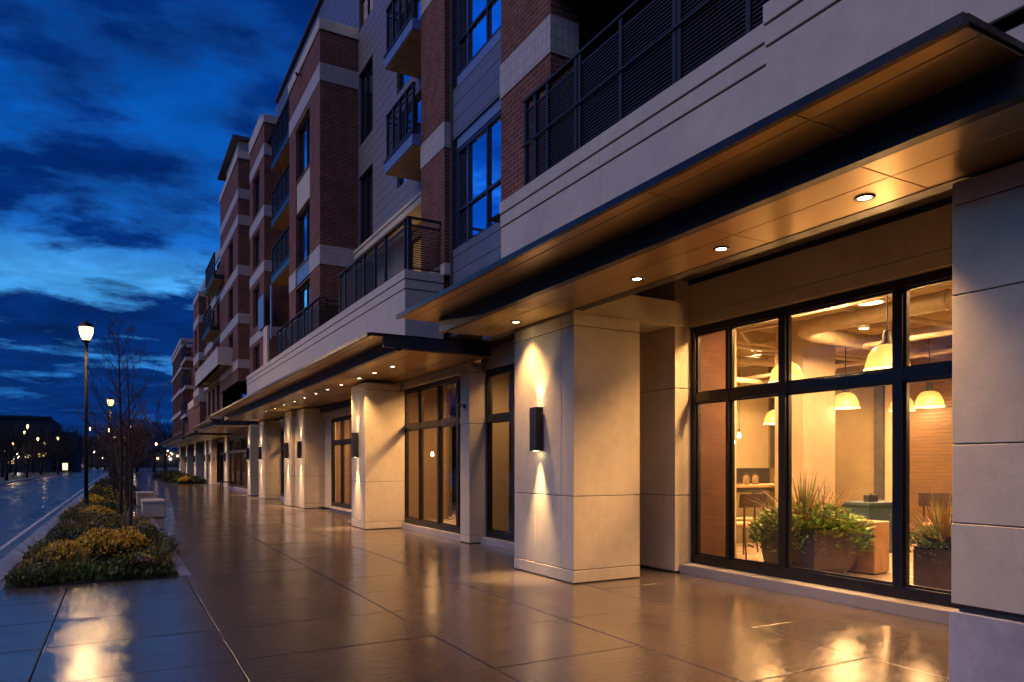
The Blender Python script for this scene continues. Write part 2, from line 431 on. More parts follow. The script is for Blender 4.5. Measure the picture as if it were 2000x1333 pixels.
def canopy(y0, y1, xo, xi, zu, zl, xb=4.42, ends=True, joints=(), up_back=4.95, near=.06):
    """upper plate over a beam and a lower soffit"""
    mb = MB()
    mb.box(xb-.05, xb+.05, y0+near, y1-.3, zl-.015, zu-.004)                 # beam
    mb.box(xo, xo+.05, y0, y1, zu-.012, zu+.05)                              # outer lip
    mb.box(xo+.05, up_back, y0+.001, y1-.001, zu+.02, zu+.06)
    c = part('canopy', mb, 'bronze_trim')
    mb = MB(); ys = [y0+.012] + list(joints) + [y1-.012]
    for k in range(len(ys)-1):
        a, e = ys[k]+.006, ys[k+1]-.006
        mb.box(xo+.055, xo+.20, a, e, zu, zu+.018); mb.box(xo+.212, xb+.4, a, e, zu, zu+.018)
    part('upper_soffit', mb, 'bronze_soffit', c, bevel=.003)
    mb = MB(); ys = [y0+near+.01] + list(joints) + [y1-.31]; xm = xb + .42
    for k in range(len(ys)-1):
        a, e = ys[k]+.004, ys[k+1]-.004
        mb.box(xb+.055, xm-.004, a, e, zl, zl+.02); 
        if xi - xm < 1: mb.box(xm+.004, xi, a, e, zl, zl+.02)
        else:
            mb.box(xm+.004, xm+.85, a, e, zl, zl+.02); mb.box(xm+.858, xi, a, e, zl, zl+.02)
    part('lower_soffit', mb, 'bronze_soffit', c, bevel=.003)
    mb = MB(); mb.box(xb+.055, xi, y0+near+.015, y1-.315, zl+.03, zu-.01); part('canopy_core', mb, 'bronze_trim', c)
    if ends:
        mb = MB(); mb.box(xb-.3, xi, y0+.005, y0+.05, zl+.02, zu+.055); part('end_fascia', mb, 'frame_blue', c)
    return c
def shop_window(X, y0, y1, z0, z1, tz, mull=(), thin=(), D=.11, fw=.08, sill=None, glass='shop_glass', bottom=.13):
    mb = MB()
    mb.box(X, X+D, y0, y0+fw, z0, z1); mb.box(X, X+D, y1-fw, y1, z0, z1)
    a, e = y0+fw, y1-fw
    mb.box(X+.003, X+D-.003, a, e, z0, z0+bottom); mb.box(X+.003, X+D-.003, a, e, z1-.10, z1)
    cuts = sorted([(m, .11) for m in mull] + [(m, .06) for m in thin])
    for (m, w) in cuts: mb.box(X-.004, X+D-.004, m-w/2, m+w/2, z0+bottom, z1-.10)
    ys = [a] + [v for (m, w) in cuts for v in (m-w/2, m+w/2)] + [e]
    for k in range(0, len(ys), 2):
        p, q = ys[k], ys[k+1]
        mb.box(X+.003, X+D-.003, p, q, tz-.07, tz+.06)
        # slim inner sash round each pane
        for (za, zb) in ((z0+bottom, tz-.07), (tz+.06, z1-.10)):
            s = .028; xa, xb = X+.03, X+D-.02
            mb.box(xa, xb, p, p+s, za, zb); mb.box(xa, xb, q-s, q, za, zb)
            mb.box(xa+.002, xb-.002, p+s, q-s, za, za+s); mb.box(xa+.002, xb-.002, p+s, q-s, zb-s, zb)
    w = part('shop_window', mb, 'frame_metal', bevel=.004)
    mb = MB(); xg = X+D*.55
    for k in range(0, len(ys), 2):
        p, q = ys[k]+.005, ys[k+1]-.005
        for (za, zb) in ((z0+bottom, tz-.07), (tz+.06, z1-.10)):
            mb.face([(xg,q,za),(xg,p,za),(xg,p,zb),(xg,q,zb)])
    part('pane', mb, glass, w)
    if sill:
        mb = MB(); mb.box(sill, X+D+.05, y0-.005, y1+.005, -.01, z0-.002); part('sill', mb, 'sill_stone', w, bevel=.008)
    return w

# ---------------- ground floor, beside the camera outwards
pillar(5.30, 6.42, 7.86, 9.47, 3.62, [1.17], vj=[8.16, 8.86])
pillar(5.30, 6.40, 1.0, 2.96, 3.64, [1.745, 2.82], z0=.575, base=.60, cap=.17)
mb = MB(); mb.box(5.285, 6.40, .985, 2.975, -.01, .535); mb.box(5.33, 6.38, 1.03, 2.93, .535, .59, 1); part('plinth', mb, ['granite_base', 'joint_dark'], bevel=.006)
pillar(5.28, 6.30, 16.90, 18.05, 3.60, [1.17], vj=[])
pillar(5.72, 6.62, 27.42, 28.75, 3.62, [1.17], vj=[])
pillar(5.85, 6.64, 25.90, 27.41, 3.62, [1.17], vj=[])
pillar(5.90, 6.64, 34.0, 35.6, 3.62, [1.17]); pillar(5.90, 6.64, 38.0, 39.0, 3.62, [1.17])
pillar(6.50, 7.4, 51.4, 53.3, 3.6, [1.17]); pillar(6.4, 7.4, 59.5, 61.8, 3.6, [1.17])
# wall piers
pillar(7.15, 7.52, 7.95, 9.6, 4.32, [1.14, 2.72], base=.02, cap=0, name='wall_pier')
mb = MB(); mb.box(5.32, 7.30, 7.90, 9.42, 3.625, 3.98); part('cross_beam', mb, 'limestone', bevel=.006)
pillar(6.18, 6.60, 12.90, 13.33, 3.66, [2.42], base=.16, cap=.2, name='slim_pier')
# cafe front
shop_window(7.46, 1.2, 7.945, .135, 3.62, 2.58, mull=[4.746, 6.295], thin=[7.23], sill=7.24)
mb = MB(); mb.box(7.40, 7.62, -6, 7.94, 3.63, 3.80); mb.box(7.405, 7.62, -6, 7.94, 3.808, 4.32); part('shop_header', mb, 'limestone', bevel=.004)
mb = MB(); mb.box(7.42, 7.62, -6, 1.195, -.05, 3.62); part('flank_wall', mb, 'limestone')
mb = MB(); mb.face([(5.0,-6,4.31),(7.6,-6,4.31),(7.6,9.6,4.31),(5.0,9.6,4.31)]); part('recess_ceiling', mb, 'recess_brown')
mb = MB(); mb.box(7.36, 7.395, -6, 7.9, 4.24, 4.305); part('ceiling_trim', mb, 'bronze_trim')
# window with the brown panel behind it, and the shop window beyond
shop_window(6.55, 9.65, 12.89, .13, 3.50, 2.52, mull=[11.72, 10.6], sill=6.42)
mb = MB(); mb.box(6.50, 6.72, 9.62, 12.90, 3.51, 4.10); part('shop_header', mb, 'limestone_band', bevel=.004)
mb = MB(); mb.box(6.50, 7.2, 9.60, 9.64, 0, 4.1); part('wall_return', mb, 'limestone')
shop_window(6.30, 13.34, 16.98, .13, 3.47, 2.52, mull=[Yp(855,6.3), Yp(893,6.3)], thin=[Yp(818,6.3)], sill=6.22)
mb = MB(); mb.box(6.20, 6.45, 13.335, 16.9, 3.48, 3.655); part('shop_header', mb, 'limestone', bevel=.004)
shop_window(6.60, 18.06, 25.0, .13, 3.2, 2.35, mull=[20.0, 22.6], thin=[23.8, 21.3], sill=6.48)
mb = MB(); mb.box(6.50, 6.75, 18.06, 25.9, 3.21, 3.45); mb.box(6.58, 6.75, 25.005, 25.9, 0, 3.208); part('shop_header', mb, 'limestone', bevel=.004)
mb = MB(); mb.box(6.40, 6.7, 18.06, 25.88, 3.46, 3.655); part('shadow_gap', mb, 'bronze_trim')
shop_window(6.62, 28.76, 33.98, .13, 3.2, 2.35, mull=[30.4, 32.2], thin=[29.6, 31.3, 33.1], sill=6.5)
mb = MB(); mb.box(6.55, 6.75, 28.76, 33.98, 3.21, 3.66); part('shop_header', mb, 'limestone', bevel=.004)
shop_window(6.62, 35.62, 37.98, .02, 3.3, 2.4, mull=[36.8], sill=None)
shop_window(6.62, 39.02, 51.3, .13, 3.3, 2.4, mull=[41.5, 44, 46.5, 49], sill=6.5)
mb = MB(); mb.box(6.58, 6.75, 35.62, 37.98, 3.31, 3.66); mb.box(6.58, 6.75, 39.02, 51.38, 3.31, 3.66); part('shop_header', mb, 'limestone')
shop_window(6.9, 53.32, 59.48, .13, 3.3, 2.4, mull=[55, 57.2], sill=6.8)
mb = MB(); mb.box(6.8, 7.0, 53.32, 59.48, 3.31, 3.66); part('shop_header', mb, 'limestone')

# canopies
canopy(2.05, 10.5, 3.77, 5.30, 3.86, 3.66, joints=[Yp(1540,3.77), Yp(1250,3.77), 8.2], ends=False, near=-.7)
canopy(12.1, 36.0, 3.82, 6.26, 3.86, 3.66, joints=[14.6,16.7,18.8,20.9,23.0,25.1,27.2,29.3,31.4,33.5], ends=True)
canopy(38.2, 48.3, 3.98, 6.5, 3.80, 3.56, joints=[40.7,43.2,45.7], ends=True)
canopy(50.0, 61.9, 4.3, 6.9, 3.72, 3.5, joints=[53,56,59], xb=4.72, ends=True)
mb = MB(); mb.box(5.30, 5.45, 1.35, 7.86, 3.655, 4.0); mb.box(5.30, 5.45, 9.47, 10.55, 3.655, 4.0); part('soffit_edge', mb, 'bronze_trim')
mb = MB(); mb.face([(5.3,9.6,3.92),(6.6,9.6,3.92),(6.6,13.3,3.92),(5.3,13.3,3.92)]); part('gap_soffit', mb, 'bronze_trim')

# parapet bands of stone above the canopies
band(4.90, 5.30, 4.28, 9.16, 4.42, 5.42, [5.05, 5.24])
band(4.87, 5.30, -2.0, 4.278, 4.42, 5.55, [5.18, 5.37])
mb = MB(); mb.box(5.02, 5.3, -2, 9.1, 4.345, 4.419); part('shadow_gap', mb, 'joint_dark')
mb = MB(); mb.box(4.93, 5.3, -2, 9.12, 3.70, 4.343); part('fascia_wall', mb, 'limestone_band')
band(4.90, 5.72, 13.13, 32.5, 3.98, 5.40, [5.03, 5.22])
# near terrace behind its railing
mb = MB()
mb.face([(4.95,-4,5.33),(7.4,-4,5.33),(7.4,9.7,5.33),(4.95,9.7,5.33)]); mb.face([(5.25,-4,8.12),(7.5,-4,8.12),(7.5,9.0,8.12),(5.25,9.0,8.12)])
mb.box(5.15, 5.3, -4, 8.4, 8.12, 8.5)
part('terrace_deck', mb, 'recess_brown')
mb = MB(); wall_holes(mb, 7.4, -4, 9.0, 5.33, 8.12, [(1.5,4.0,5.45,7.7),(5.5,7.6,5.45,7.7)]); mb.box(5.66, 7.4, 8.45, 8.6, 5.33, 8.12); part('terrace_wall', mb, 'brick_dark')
window(7.46, 1.5, 4.0, 5.45, 7.7, my=[2.75], glass='dim_glass'); window(7.46, 5.5, 7.6, 5.45, 7.7, my=[6.5], glass='dim_glass')
railing((5.02, 8.62), (5.02, -3.6), 5.43, 1.27, [0, .022, .048, .103, .11, .177, .25, .256, .33, .41, .49, .58, .66, .75, .83, .92, 1.0], bars=24, mid=True)

# upper storeys ------------------------------------------------------------
def brick_block(name, x0, x1, y0, y1, zs, top, mats=('brick','tile_band'), holes=(), side=True, stone_top=.35, dep=.16):
    """zs: tile bands [(za, zb)]; the top course is stone"""
    mb = MB(); cuts = []
    z = 5.40 if name != 'brick_bay' else 3.7
    for (a, c) in sorted(zs): cuts += [(z, a, 0), (a, c, 1)]; z = c
    cuts.append((z, top - stone_top, 0))
    for (a, c, mi) in cuts:
        if c <= a: continue
        e = .012 if mi else 0
        hs = [(h[0], h[1], max(h[2], a), min(h[3], c)) for h in holes if h[2] < c and h[3] > a]
        wall_holes(mb, x0-e, y0-e, y1+e, a, c, hs, dep+e, mi)
        mb.face([(x0-e,y0-e,a),(x1,y0-e,a),(x1,y0-e,c),(x0-e,y0-e,c)], mi); mb.face([(x1,y1+e,a),(x0-e,y1+e,a),(x0-e,y1+e,c),(x1,y1+e,c)], mi)
        if mi: mb.face([(x0-e,y0-e,a),(x0-e,y1+e,a),(x1,y1+e,a),(x1,y0-e,a)], 1); mb.face([(x0-e,y0-e,c),(x1,y0-e,c),(x1,y1+e,c),(x0-e,y1+e,c)], 1)
    o = part(name, mb, list(mats))
    if stone_top:
        mb = MB(); mb.box(x0-.04, x1+.02, y0-.04, y1+.04, top-stone_top, top); part('coping', mb, 'limestone_band', o, bevel=.01)
    return o
# brick column by the terrace
brick_block('brick_column', 5.20, 5.66, 8.275, 9.72, [(7.26, 7.78)], 11.5, stone_top=.2)
# brick column beyond the big window
c2 = brick_block('brick_column', 5.70, 6.42, 13.04, 14.29, [(Zp(822,332,5.7), Zp(822,286,5.7)), (Zp(822,35,5.7), Zp(822,-12,5.7))], 15.5, stone_top=.2)
mb = MB(); mb.box(5.69, 6.3, 13.03, 13.9, 5.38, 5.62); part('column_base', mb, 'limestone_band', c2, bevel=.01)
# siding wall with the big windows
X = 5.85
h1 = (Yp(978,X)-1.3, 12.97, 5.86, 8.06); h2 = (h1[0], 12.97, 9.05, 11.9)
mb = MB(); wall_holes(mb, X, 9.72, 13.04, 3.95, 14, [h1, h2], .14); part('siding_wall', mb, 'siding_blue')
my = [Yp(909,X), Yp(946,X)]
window(X+.05, h1[0], h1[1]-.12, 5.86, 7.84, my=my, mz=[6.62], mat='frame_blue', D=.08, fw=.07)
mb = MB(); mb.box(X+.04, X+.12, h1[0], h1[1]-.12, 7.845, 8.055); part('spandrel', mb, 'panel_blue')
window(X+.05, h2[0], h2[1]-.12, 9.27, 11.9, my=my, mz=[9.98], mat='frame_blue', D=.08, fw=.07, curtain=(.15, 1, 'curtain_pale'), glass='sky_glass')
mb = MB(); mb.box(X+.04, X+.12, h2[0], h2[1]-.12, 9.055, 9.265); part('spandrel', mb, 'panel_blue')
mb = MB(); mb.box(X-.03, X+.05, 12.96, 13.035, 3.95, 14); part('corner_trim', mb, 'siding_trim')

# siding wall behind the balconies
X = 6.35
ya, yb = Yp(728,X), 20.93
d1 = Yp(820,X)-.6; d2 = Yp(775,X)
H = [(ya,yb,8.15,10.2),(ya,yb,11.12,13.3),(ya,yb,14.6,17.0),(d1,d2,8.75,10.6),(d1,d2,11.2,13.1)]
mb = MB(); wall_holes(mb, X, 14.29, 20.99, 7.98, 17.6, H, .14); part('siding_wall', mb, 'siding')
window(X+.06, ya, yb, 8.15, 10.2, my=[(ya+yb)/2+.1], glass='dim_glass', curtain=(0,.75,'curtain')); window(X+.06, ya, yb, 11.12, 13.3, my=[(ya+yb)/2+.1], glass='dim_glass')
window(X+.06, ya, yb, 14.6, 17.0, my=[(ya+yb)/2], mz=[15.5], glass='dim_glass', lit='lit_room_pale', curtain=(.0,.45,'curtain'))
window(X+.06, d1, d2, 8.75, 10.6, my=[(d1+d2)/2]); window(X+.06, d1, d2, 11.2, 13.1, my=[(d1+d2)/2])
mb = MB(); mb.box(6.22, 6.7, 14.295, 20.985, 7.74, 7.90); mb.box(6.19, 6.7, 14.295, 20.985, 7.902, 7.99); part('stone_lintel', mb, 'limestone', bevel=.006)
# terrace below it
mb = MB(); mb.face([(4.95,13.2,5.34),(7.0,13.2,5.34),(7.0,33,5.34),(4.95,33,5.34)]); mb.face([(6.3,14.2,7.76),(7.0,14.2,7.76),(7.0,21,7.76),(6.3,21,7.76)]); part('terrace_deck', mb, 'balcony_soffit')
mb = MB(); wall_holes(mb, 6.9, 14.29, 20.99, 5.34, 7.76, [(15.2,18.2,5.45,7.6)], .1); part('terrace_wall', mb, 'limestone')
window(6.94, 15.2, 18.2, 5.45, 7.6, my=[16.2,17.2], lit='lit_room_strong', glass='shop_glass', curtain=(0,.3,'curtain'))
railing((5.03, 18.2), (5.03, 13.25), 5.41, 1.08, [0, .1, .28, .42, .58, .72, .96, 1.0], bars=18)
railing((5.03, 13.25), (6.1, 13.25), 5.41, 1.08, [.02, .97], bars=18)
# balconies between column and tower
def balcony(x0, x1, y0, y1, z, fh=.22, fascia='panel_blue', rail=True, rh=1.05, rails=(0,.25,.5,.75,1), soff='balcony_soffit'):
    mb = MB(); mb.box(x0+.02, x1, y0+.02, y1-.02, z, z+.03, 1); mb.box(x0, x0+.03, y0, y1, z+.02, z+fh, 0); mb.box(x0+.031, x1, y1-.03, y1, z+.02, z+fh, 0); mb.box(x0+.031, x1, y0, y0+.03, z+.02, z+fh, 0)
    mb.box(x0+.03, x1, y0+.03, y1-.03, z+.03, z+fh-.02, 1)
    mb.box(x0-.02, x0+.06, y0-.01, y1+.02, z+fh, z+fh+.04, 2)
    o = part('balcony', mb, [fascia, soff, 'black_metal'])
    if rail:
        railing((x0+.04, y1-.12), (x0+.04, y0+.02), z+fh+.04, rh, rails, bars=13, parent=o)
        railing((x0+.04, y1-.12), (x1-.02, y1-.12), z+fh+.04, rh, (.5,.98), bars=13, parent=o)
    return o
for z in (8.42, 10.9, 13.3): balcony(5.5, 6.36, 14.295, 16.1, z, .26)

def tower(name, X, px0, px1, depth_x, top, bands, win, panels=(), y0=None, stone=.33, wmat='frame_metal', glass='sky_glass', base=None):
    a = Yp(px0, X) if y0 is None else y0; c = Yp(px1, X)
    o = brick_block(name, X, depth_x, a, c, bands, top, holes=[(w[0], w[1], w[2], w[3]) for w in win] + [(p[0],p[1],p[2],p[3]) for p in panels], stone_top=stone)
    for k, w in enumerate(win): window(X+.10, w[0], w[1], w[2], w[3], my=[w[0]+(w[1]-w[0])*.42], glass=glass, mat=wmat, fw=.07, curtain=((0,.45,'curtain'), None, (.5,1,'curtain_pale'), (0,1,'curtain'))[k % 4])
    for p in panels:
        mb = MB(); mb.box(X+.03, X+.12, p[0]+.002, p[1]-.002, p[2]+.002, p[3]-.002); part('spandrel', mb, p[4])
    return o
X = 5.2; wa, wb = Yp(605,X), Yp(578,X)
tower('brick_tower', X, 625, 565, 6.38, 14.72, [(7.5,8.06),(12.9,13.42)], [(wa,wb,10.96,12.72),(wa,wb,8.09,9.86),(wa,wb,5.6,7.4)],
      [(wa,wb,9.9,10.9,'limestone_band'),(wa,wb,7.44,8.05,'panel_blue')], y0=20.99)
railing((5.03, 26.5), (5.03, 20.35), 5.41, .95, [0,.12,.25,.4,.55,.7,.85,1], bars=16); railing((5.03, 20.35), (5.2, 20.35), 5.41, .95, [.0], bars=16)
railing((5.25, 20.6), (6.36, 20.6), 5.41, .95, [.05,.5,.95], bars=30)
# main wall behind and penthouse storey with its gutter
mb = MB(); mb.face([(6.35,14.29,17.6),(6.35,34,17.6),(6.35,34,18.0),(6.35,14.29,18.0)]); mb.box(6.36, 9.5, 21.0, 33.2, 14.6, 17.98); part('penthouse_wall', mb, 'siding_blue')
mb = MB(); mb.box(6.22, 9.6, 14.0, 33.4, 18.0, 18.1); part('roof', mb, 'siding_trim')
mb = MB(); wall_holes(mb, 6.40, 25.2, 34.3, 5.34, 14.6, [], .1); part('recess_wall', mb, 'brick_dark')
mb = MB(); mb.box(9.5, 16, -6, 62, 4.5, 14.6); mb.face([(5.9,9.72,14),(9.6,9.72,14),(9.6,14.3,14),(5.9,14.3,14)]); mb.face([(5.2,24,14.4),(9.6,24,14.4),(9.6,34,14.4),(5.2,34,14.4)]); part('light_block_core', mb, 'dark_void')  # unseen dark box and lids added to stop sky light leaking in
for z in (8.6, 10.77, 12.98): balcony(5.22, 6.40, 25.3, 28.7, z, .24, 'frame_blue')
X = 5.1; wa, wb = Yp(507,X), Yp(494,X)
tower('brick_tower', X, 516, 488, 6.40, 15.55, [(13.95,14.4),(11.5,11.95),(9.3,9.74),(6.75,7.12)], [(wa,wb,12.1,13.8),(wa,wb,9.9,11.35),(wa,wb,7.4,9.1),(wa,wb,5.55,6.6)])
# clutter on the far terrace
mb = MB(); mb.box(4.98, 5.05, 28.2, 29.0, 5.42, 6.9); part('privacy_screen', mb, 'limestone_band')
mb = MB(); mb.box(5.0, 5.04, 29.1, 30.3, 7.0, 8.3); part('privacy_screen', mb, 'panel_blue'); mb = MB(); mb.box(5.0, 5.04, 27.5, 27.7, 6.3, 8.3); part('privacy_screen', mb, 'panel_blue')

# second half of the building
X = 4.8; wa, wb = Yp(455,X), Yp(446,X)
tower('brick_tower', X, 465, 430, 6.2, 15.9, [(13.75,14.2),(12.55,13.0),(10.25,10.7),(8.05,8.5),(6.0,6.4)], [(wa,wb,10.8,12.4),(wa,wb,8.6,10.1),(wa,wb,6.5,7.9)])
mb = MB(); mb.box(5.2, 9, 37.3, 41.5, 15.92, 17.6); part('penthouse_wall', mb, 'limestone_band'); mb = MB(); mb.box(4.9, 9, 37.0, 43, 17.6, 17.75); part('roof', mb, 'siding_trim')
mb = MB(); mb.box(5.6, 9, 33.3, 36.6, 15.57, 17.3); part('penthouse_wall', mb, 'limestone_band')
H = []
for k in range(4):
    for y in (42.2, 44.4, 46.6, 48.8, 50.6): H.append((y, y+1.2, 4.6+2.25*k, 6.1+2.25*k))

mb = MB(); wall_holes(mb, 4.92, 40.8, 52.3, 3.66, 12.2, H, .15); mb.box(4.92, 9.4, 40.85, 52.3, 12.2, 12.5, 0); mb.face([(6.2,62,3.66),(6.2,52.3,3.66),(6.2,52.3,12.5),(6.2,62,12.5)]); part('brick_wall', mb, 'brick')
for h in H: window(5.0, *h, my=[h[0]+.6], fw=.08, lit='lit_room_pale' if (44 < h[0] < 45 and h[2] < 5) else None, glass='dim_glass' if h[2] < 5 else 'sky_glass')
for k in range(4):
    mb = MB(); mb.box(4.86, 4.919, 40.9, 52.3, 6.25+2.25*k, 6.7+2.25*k); part('tile_band', mb, 'tile_band')
balcony(4.3, 4.79, 39.2, 43.4, 11.1, .25, 'black_metal'); balcony(4.3, 4.85, 41.0, 44.9, 8.75, .25, 'black_metal')
mb = MB(); mb.box(4.15, 6.2, 36.1, 47, 6.3, 6.36, 1); mb.box(4.12, 4.3, 36.05, 47.05, 6.3, 7.15, 0); mb.box(4.3, 4.79, 36.05, 36.2, 6.3, 7.15, 0); part('balcony', mb, ['limestone_band', 'balcony_soffit'])
mb = MB(); mb.box(4.6, 6.2, 49.5, 58, 3.62, 5.6, 0); mb.box(4.57, 6.2, 49.46, 58.04, 5.6, 6.1, 1); part('brick_bay', mb, ['brick', 'limestone_band'])
X = 4.55
tower('brick_tower', X, 388, 378, 6.2, 12.7, [(10.7,11.2),(8.3,8.8),(6.1,6.5)], [(51,52.2,9.0,10.5),(51,52.2,6.7,8.1)], y0=49.6)

# ---------------- far building
FB = thing('apartment_building', 'farthest brick apartment block at the end of the street with stone bands', 'building', (7, 78, 0))
b0 = BLD; BLD = FB
H = []
for k in range(4):
    for j in range(6): H.append((78.4+2.2*j, 79.7+2.2*j, 5+2.2*k, 6.5+2.2*k))
mb = MB(); wall_holes(mb, 5.6, 77.4, 91.7, 3.7, 13.7, H, .2); mb.box(5.6, 9, 77.39, 77.4, 3.7, 13.7); part('wall', mb, 'brick')
for h in H: window(5.7, *h, fw=.09)
for k in range(4):
    mb = MB(); mb.box(5.5, 9, 77.3, 91.8, 6.62+2.2*k, 6.98+2.2*k); part('stone_band', mb, 'limestone_band')
mb = MB(); mb.box(5.45, 9, 77.3, 91.8, 13.7, 14.1); part('coping', mb, 'limestone_band')
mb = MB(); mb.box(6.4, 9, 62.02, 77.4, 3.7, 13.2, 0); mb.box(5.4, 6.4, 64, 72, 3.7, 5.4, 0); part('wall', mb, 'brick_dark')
for k in range(3): balcony(5.0, 6.4, 66, 71, 5.6+2.4*k, .3, 'limestone_band')
pillar(6.5, 7.6, 73.4, 75.6, 3.6, [1.17]); pillar(6.5, 7.6, 64.5, 66.4, 3.6, [1.17]); pillar(6.5, 7.6, 83, 85, 3.6, [1.17]); pillar(6.5, 7.6, 92.5, 95, 3.6, [1.17])
mb = MB(); mb.box(7.0, 7.3, 62.05, 95, 0, 3.6); part('wall', mb, 'recess_brown')
canopy(63.0, 95, 4.3, 7.0, 3.98, 3.6, joints=[68,73,78,83,88], xb=4.8, ends=True)
BLD = b0
# ================================================================ interiors
m_plain('cafe_floor', (.46,.37,.27), .22, 0, .18, 2.5, .5); m_stone('cafe_concrete', (.40,.32,.225), .12); m_plain('cafe_ceiling', (.50,.40,.26), .8, 0, .2, 3)
m_brick('cafe_brick', (.085,.035,.022), (.06,.027,.018), (.045,.025,.016), .3, .055, .004); m_plain('cafe_wall', (.36,.285,.18), .7, 0, .06, 2); m_plain('olive_panel', (.17,.135,.07), .6, 0, .1, 2)
m_siding('slat_wood', (.105,.062,.028), .075); m_plain('dark_panel', (.035,.035,.035), .5); m_plain('cream_cabinet', (.44,.36,.23), .45, 0, .05, 3)
m_plain('oak', (.42,.24,.10), .4, 0, .25, 5); m_plain('dark_wood', (.035,.020,.013), .4, 0, .3, 8); m_plain('blue_paint', (.035,.075,.10), .45, 0, .15, 5)
m_plain('planter_bronze', (.115,.074,.042), .42, .1, .25, 4); m_plain('planter_dark', (.10,.068,.038), .5, .2, .3, 5); m_plain('galvanised', (.55,.46,.33), .45, .3, .15, 6); m_plain('brown_panel', (.135,.075,.036), .55, 0, .3, 2.5)
m_plain('seat_tan', (.50,.33,.18), .6)
def m_shade():
    t = NT('amber_glass')
    d = t.n('BsdfTranslucent', None, Color=(.50,.41,.26)); g = t.pbr((.34,.26,.15), .12)
    t.out(t.n('MixShader', None, _0=.3, _1=t.n('MixShader', None, _0=.7, _1=d, _2=g), _2=t.n('BsdfTransparent', None, Color=(.95,.85,.66))))
m_shade()
def quad(mb, P, mi=0): mb.face(P, mi)
mb = MB(); mb.face([(7.58,-3,.09),(15,-3,.09),(15,13.05,.09),(7.58,13.05,.09)]); part('cafe_floor', mb, 'cafe_floor')
mb = MB(); mb.face([(7.5,-3,4.25),(7.5,13.05,4.25),(15.2,13.05,4.25),(15.2,-3,4.25)]); part('cafe_ceiling', mb, 'cafe_ceiling')
mb = MB(); mb.box(7.58, 8.26, 7.97, 8.12, .09, 4.25); part('brick_pier', mb, 'cafe_brick')
mb = MB(); mb.box(8.27, 8.42, 7.97, 13.0, .09, 4.25); part('cafe_wall', mb, 'cafe_wall')
mb = MB(); mb.box(8.42, 15.2, 13.0, 13.12, 1.5, 4.25, 0); mb.box(8.42, 15.2, 12.96, 13.12, 1.06, 1.49, 1); mb.box(8.42, 15.2, 13.0, 13.12, .09, 1.05, 0)
part('kitchen_wall', mb, ['cream_cabinet', 'dark_panel'])
mb = MB()
for x in (10.2, 11.4, 12.6, 13.6): mb.box(x, x+.012, 12.985, 12.999, 1.5, 3.6)
part('cabinet_joints', mb, 'dark_panel')
mb = MB(); mb.box(14.9, 15.1, 10.0, 13.0, .09, 4.25, 0); mb.box(14.85, 15.1, 9.78, 9.999, .09, 4.25, 1); mb.box(14.9, 15.1, 9.25, 9.779, .09, 4.25, 2); mb.box(14.88, 15.1, -3, 9.249, .09, 4.25, 3)
mb.box(14.86, 14.899, 11.7, 12.9, 1.5, 3.3, 1); mb.box(14.85, 14.859, 11.8, 12.35, 1.6, 3.2, 2); part('back_wall', mb, ['olive_panel', 'dark_panel', 'cafe_wall', 'slat_wood'])
mb = MB(); mb.box(7.6, 15.1, -3.1, -3, .09, 4.25); part('cafe_wall', mb, 'cafe_wall')
mb = MB(); mb.box(11.0, 11.9, 8.8, 9.45, .09, 4.25); part('concrete_column', mb, 'cafe_concrete', bevel=.01)
# room behind the brown panel, the next shops
mb = MB(); mb.box(7.2, 7.3, 9.65, 13.0, .09, 3.9, 0); part('panel_wall', mb, 'brown_panel')
mb = MB(); mb.face([(6.6,9.65,.08),(7.3,9.65,.08),(7.3,13.0,.08),(6.6,13.0,.08)]); mb.face([(6.6,9.65,3.9),(7.3,9.65,3.9),(7.3,13.0,3.9),(6.6,13.0,3.9)], 1); part('display_floor', mb, ['cafe_floor', 'cafe_ceiling'])
mb = MB(); mb.box(6.62, 11.6, 13.13, 13.25, .09, 3.9); part('shop_wall', mb, 'cafe_wall')
mb = MB(); mb.face([(6.4,13.2,.09),(11.5,13.2,.09),(11.5,25.9,.09),(6.4,25.9,.09)]); part('shop_floor', mb, 'cafe_floor')
mb = MB(); mb.face([(6.35,13.2,3.88),(11.5,13.2,3.88),(11.5,25.9,3.88),(6.35,25.9,3.88)]); part('shop_ceiling', mb, 'cafe_ceiling')
mb = MB(); mb.box(11.5, 11.6, 13.2, 26, .09, 3.9, 0); mb.box(6.76, 11.5, 25.9, 26, .09, 3.9, 0); mb.box(8.6, 8.75, 19.5, 25.9, .09, 3.9, 1); mb.box(6.6, 8.0, 18.0, 18.1, .09, 3.9, 1); part('shop_wall', mb, ['brown_panel', 'slat_wood'])
mb = MB(); mb.box(9.2, 11.45, 15.5, 15.56, .09, 2.7, 0); mb.box(9.14, 9.2, 15.45, 15.6, .09, 3.88, 1); mb.box(8.3, 8.36, 18.6, 18.7, .09, 2.9, 1); mb.box(8.3, 11.4, 18.6, 18.7, 2.9, 3.0, 1); part('shop_partition', mb, ['cafe_concrete', 'dark_panel'])
for (ya, yb_, xb) in ((28.76, 33.98, 9.5), (35.62, 51.3, 8.6), (53.32, 59.5, 9.0)):
    mb = MB(); mb.face([(6.75,ya,.08),(xb,ya,.08),(xb,yb_,.08),(6.75,yb_,.08)]); mb.face([(6.75,ya,3.7),(xb,ya,3.7),(xb,yb_,3.7),(6.75,yb_,3.7)]); mb.face([(xb,ya,0),(xb,yb_,0),(xb,yb_,3.7),(xb,ya,3.7)])
    mb.face([(6.75,ya,0),(xb,ya,0),(xb,ya,3.7),(6.75,ya,3.7)]); mb.face([(6.75,yb_,0),(xb,yb_,0),(xb,yb_,3.7),(6.75,yb_,3.7)]); part('shop_interior', mb, 'brown_panel')

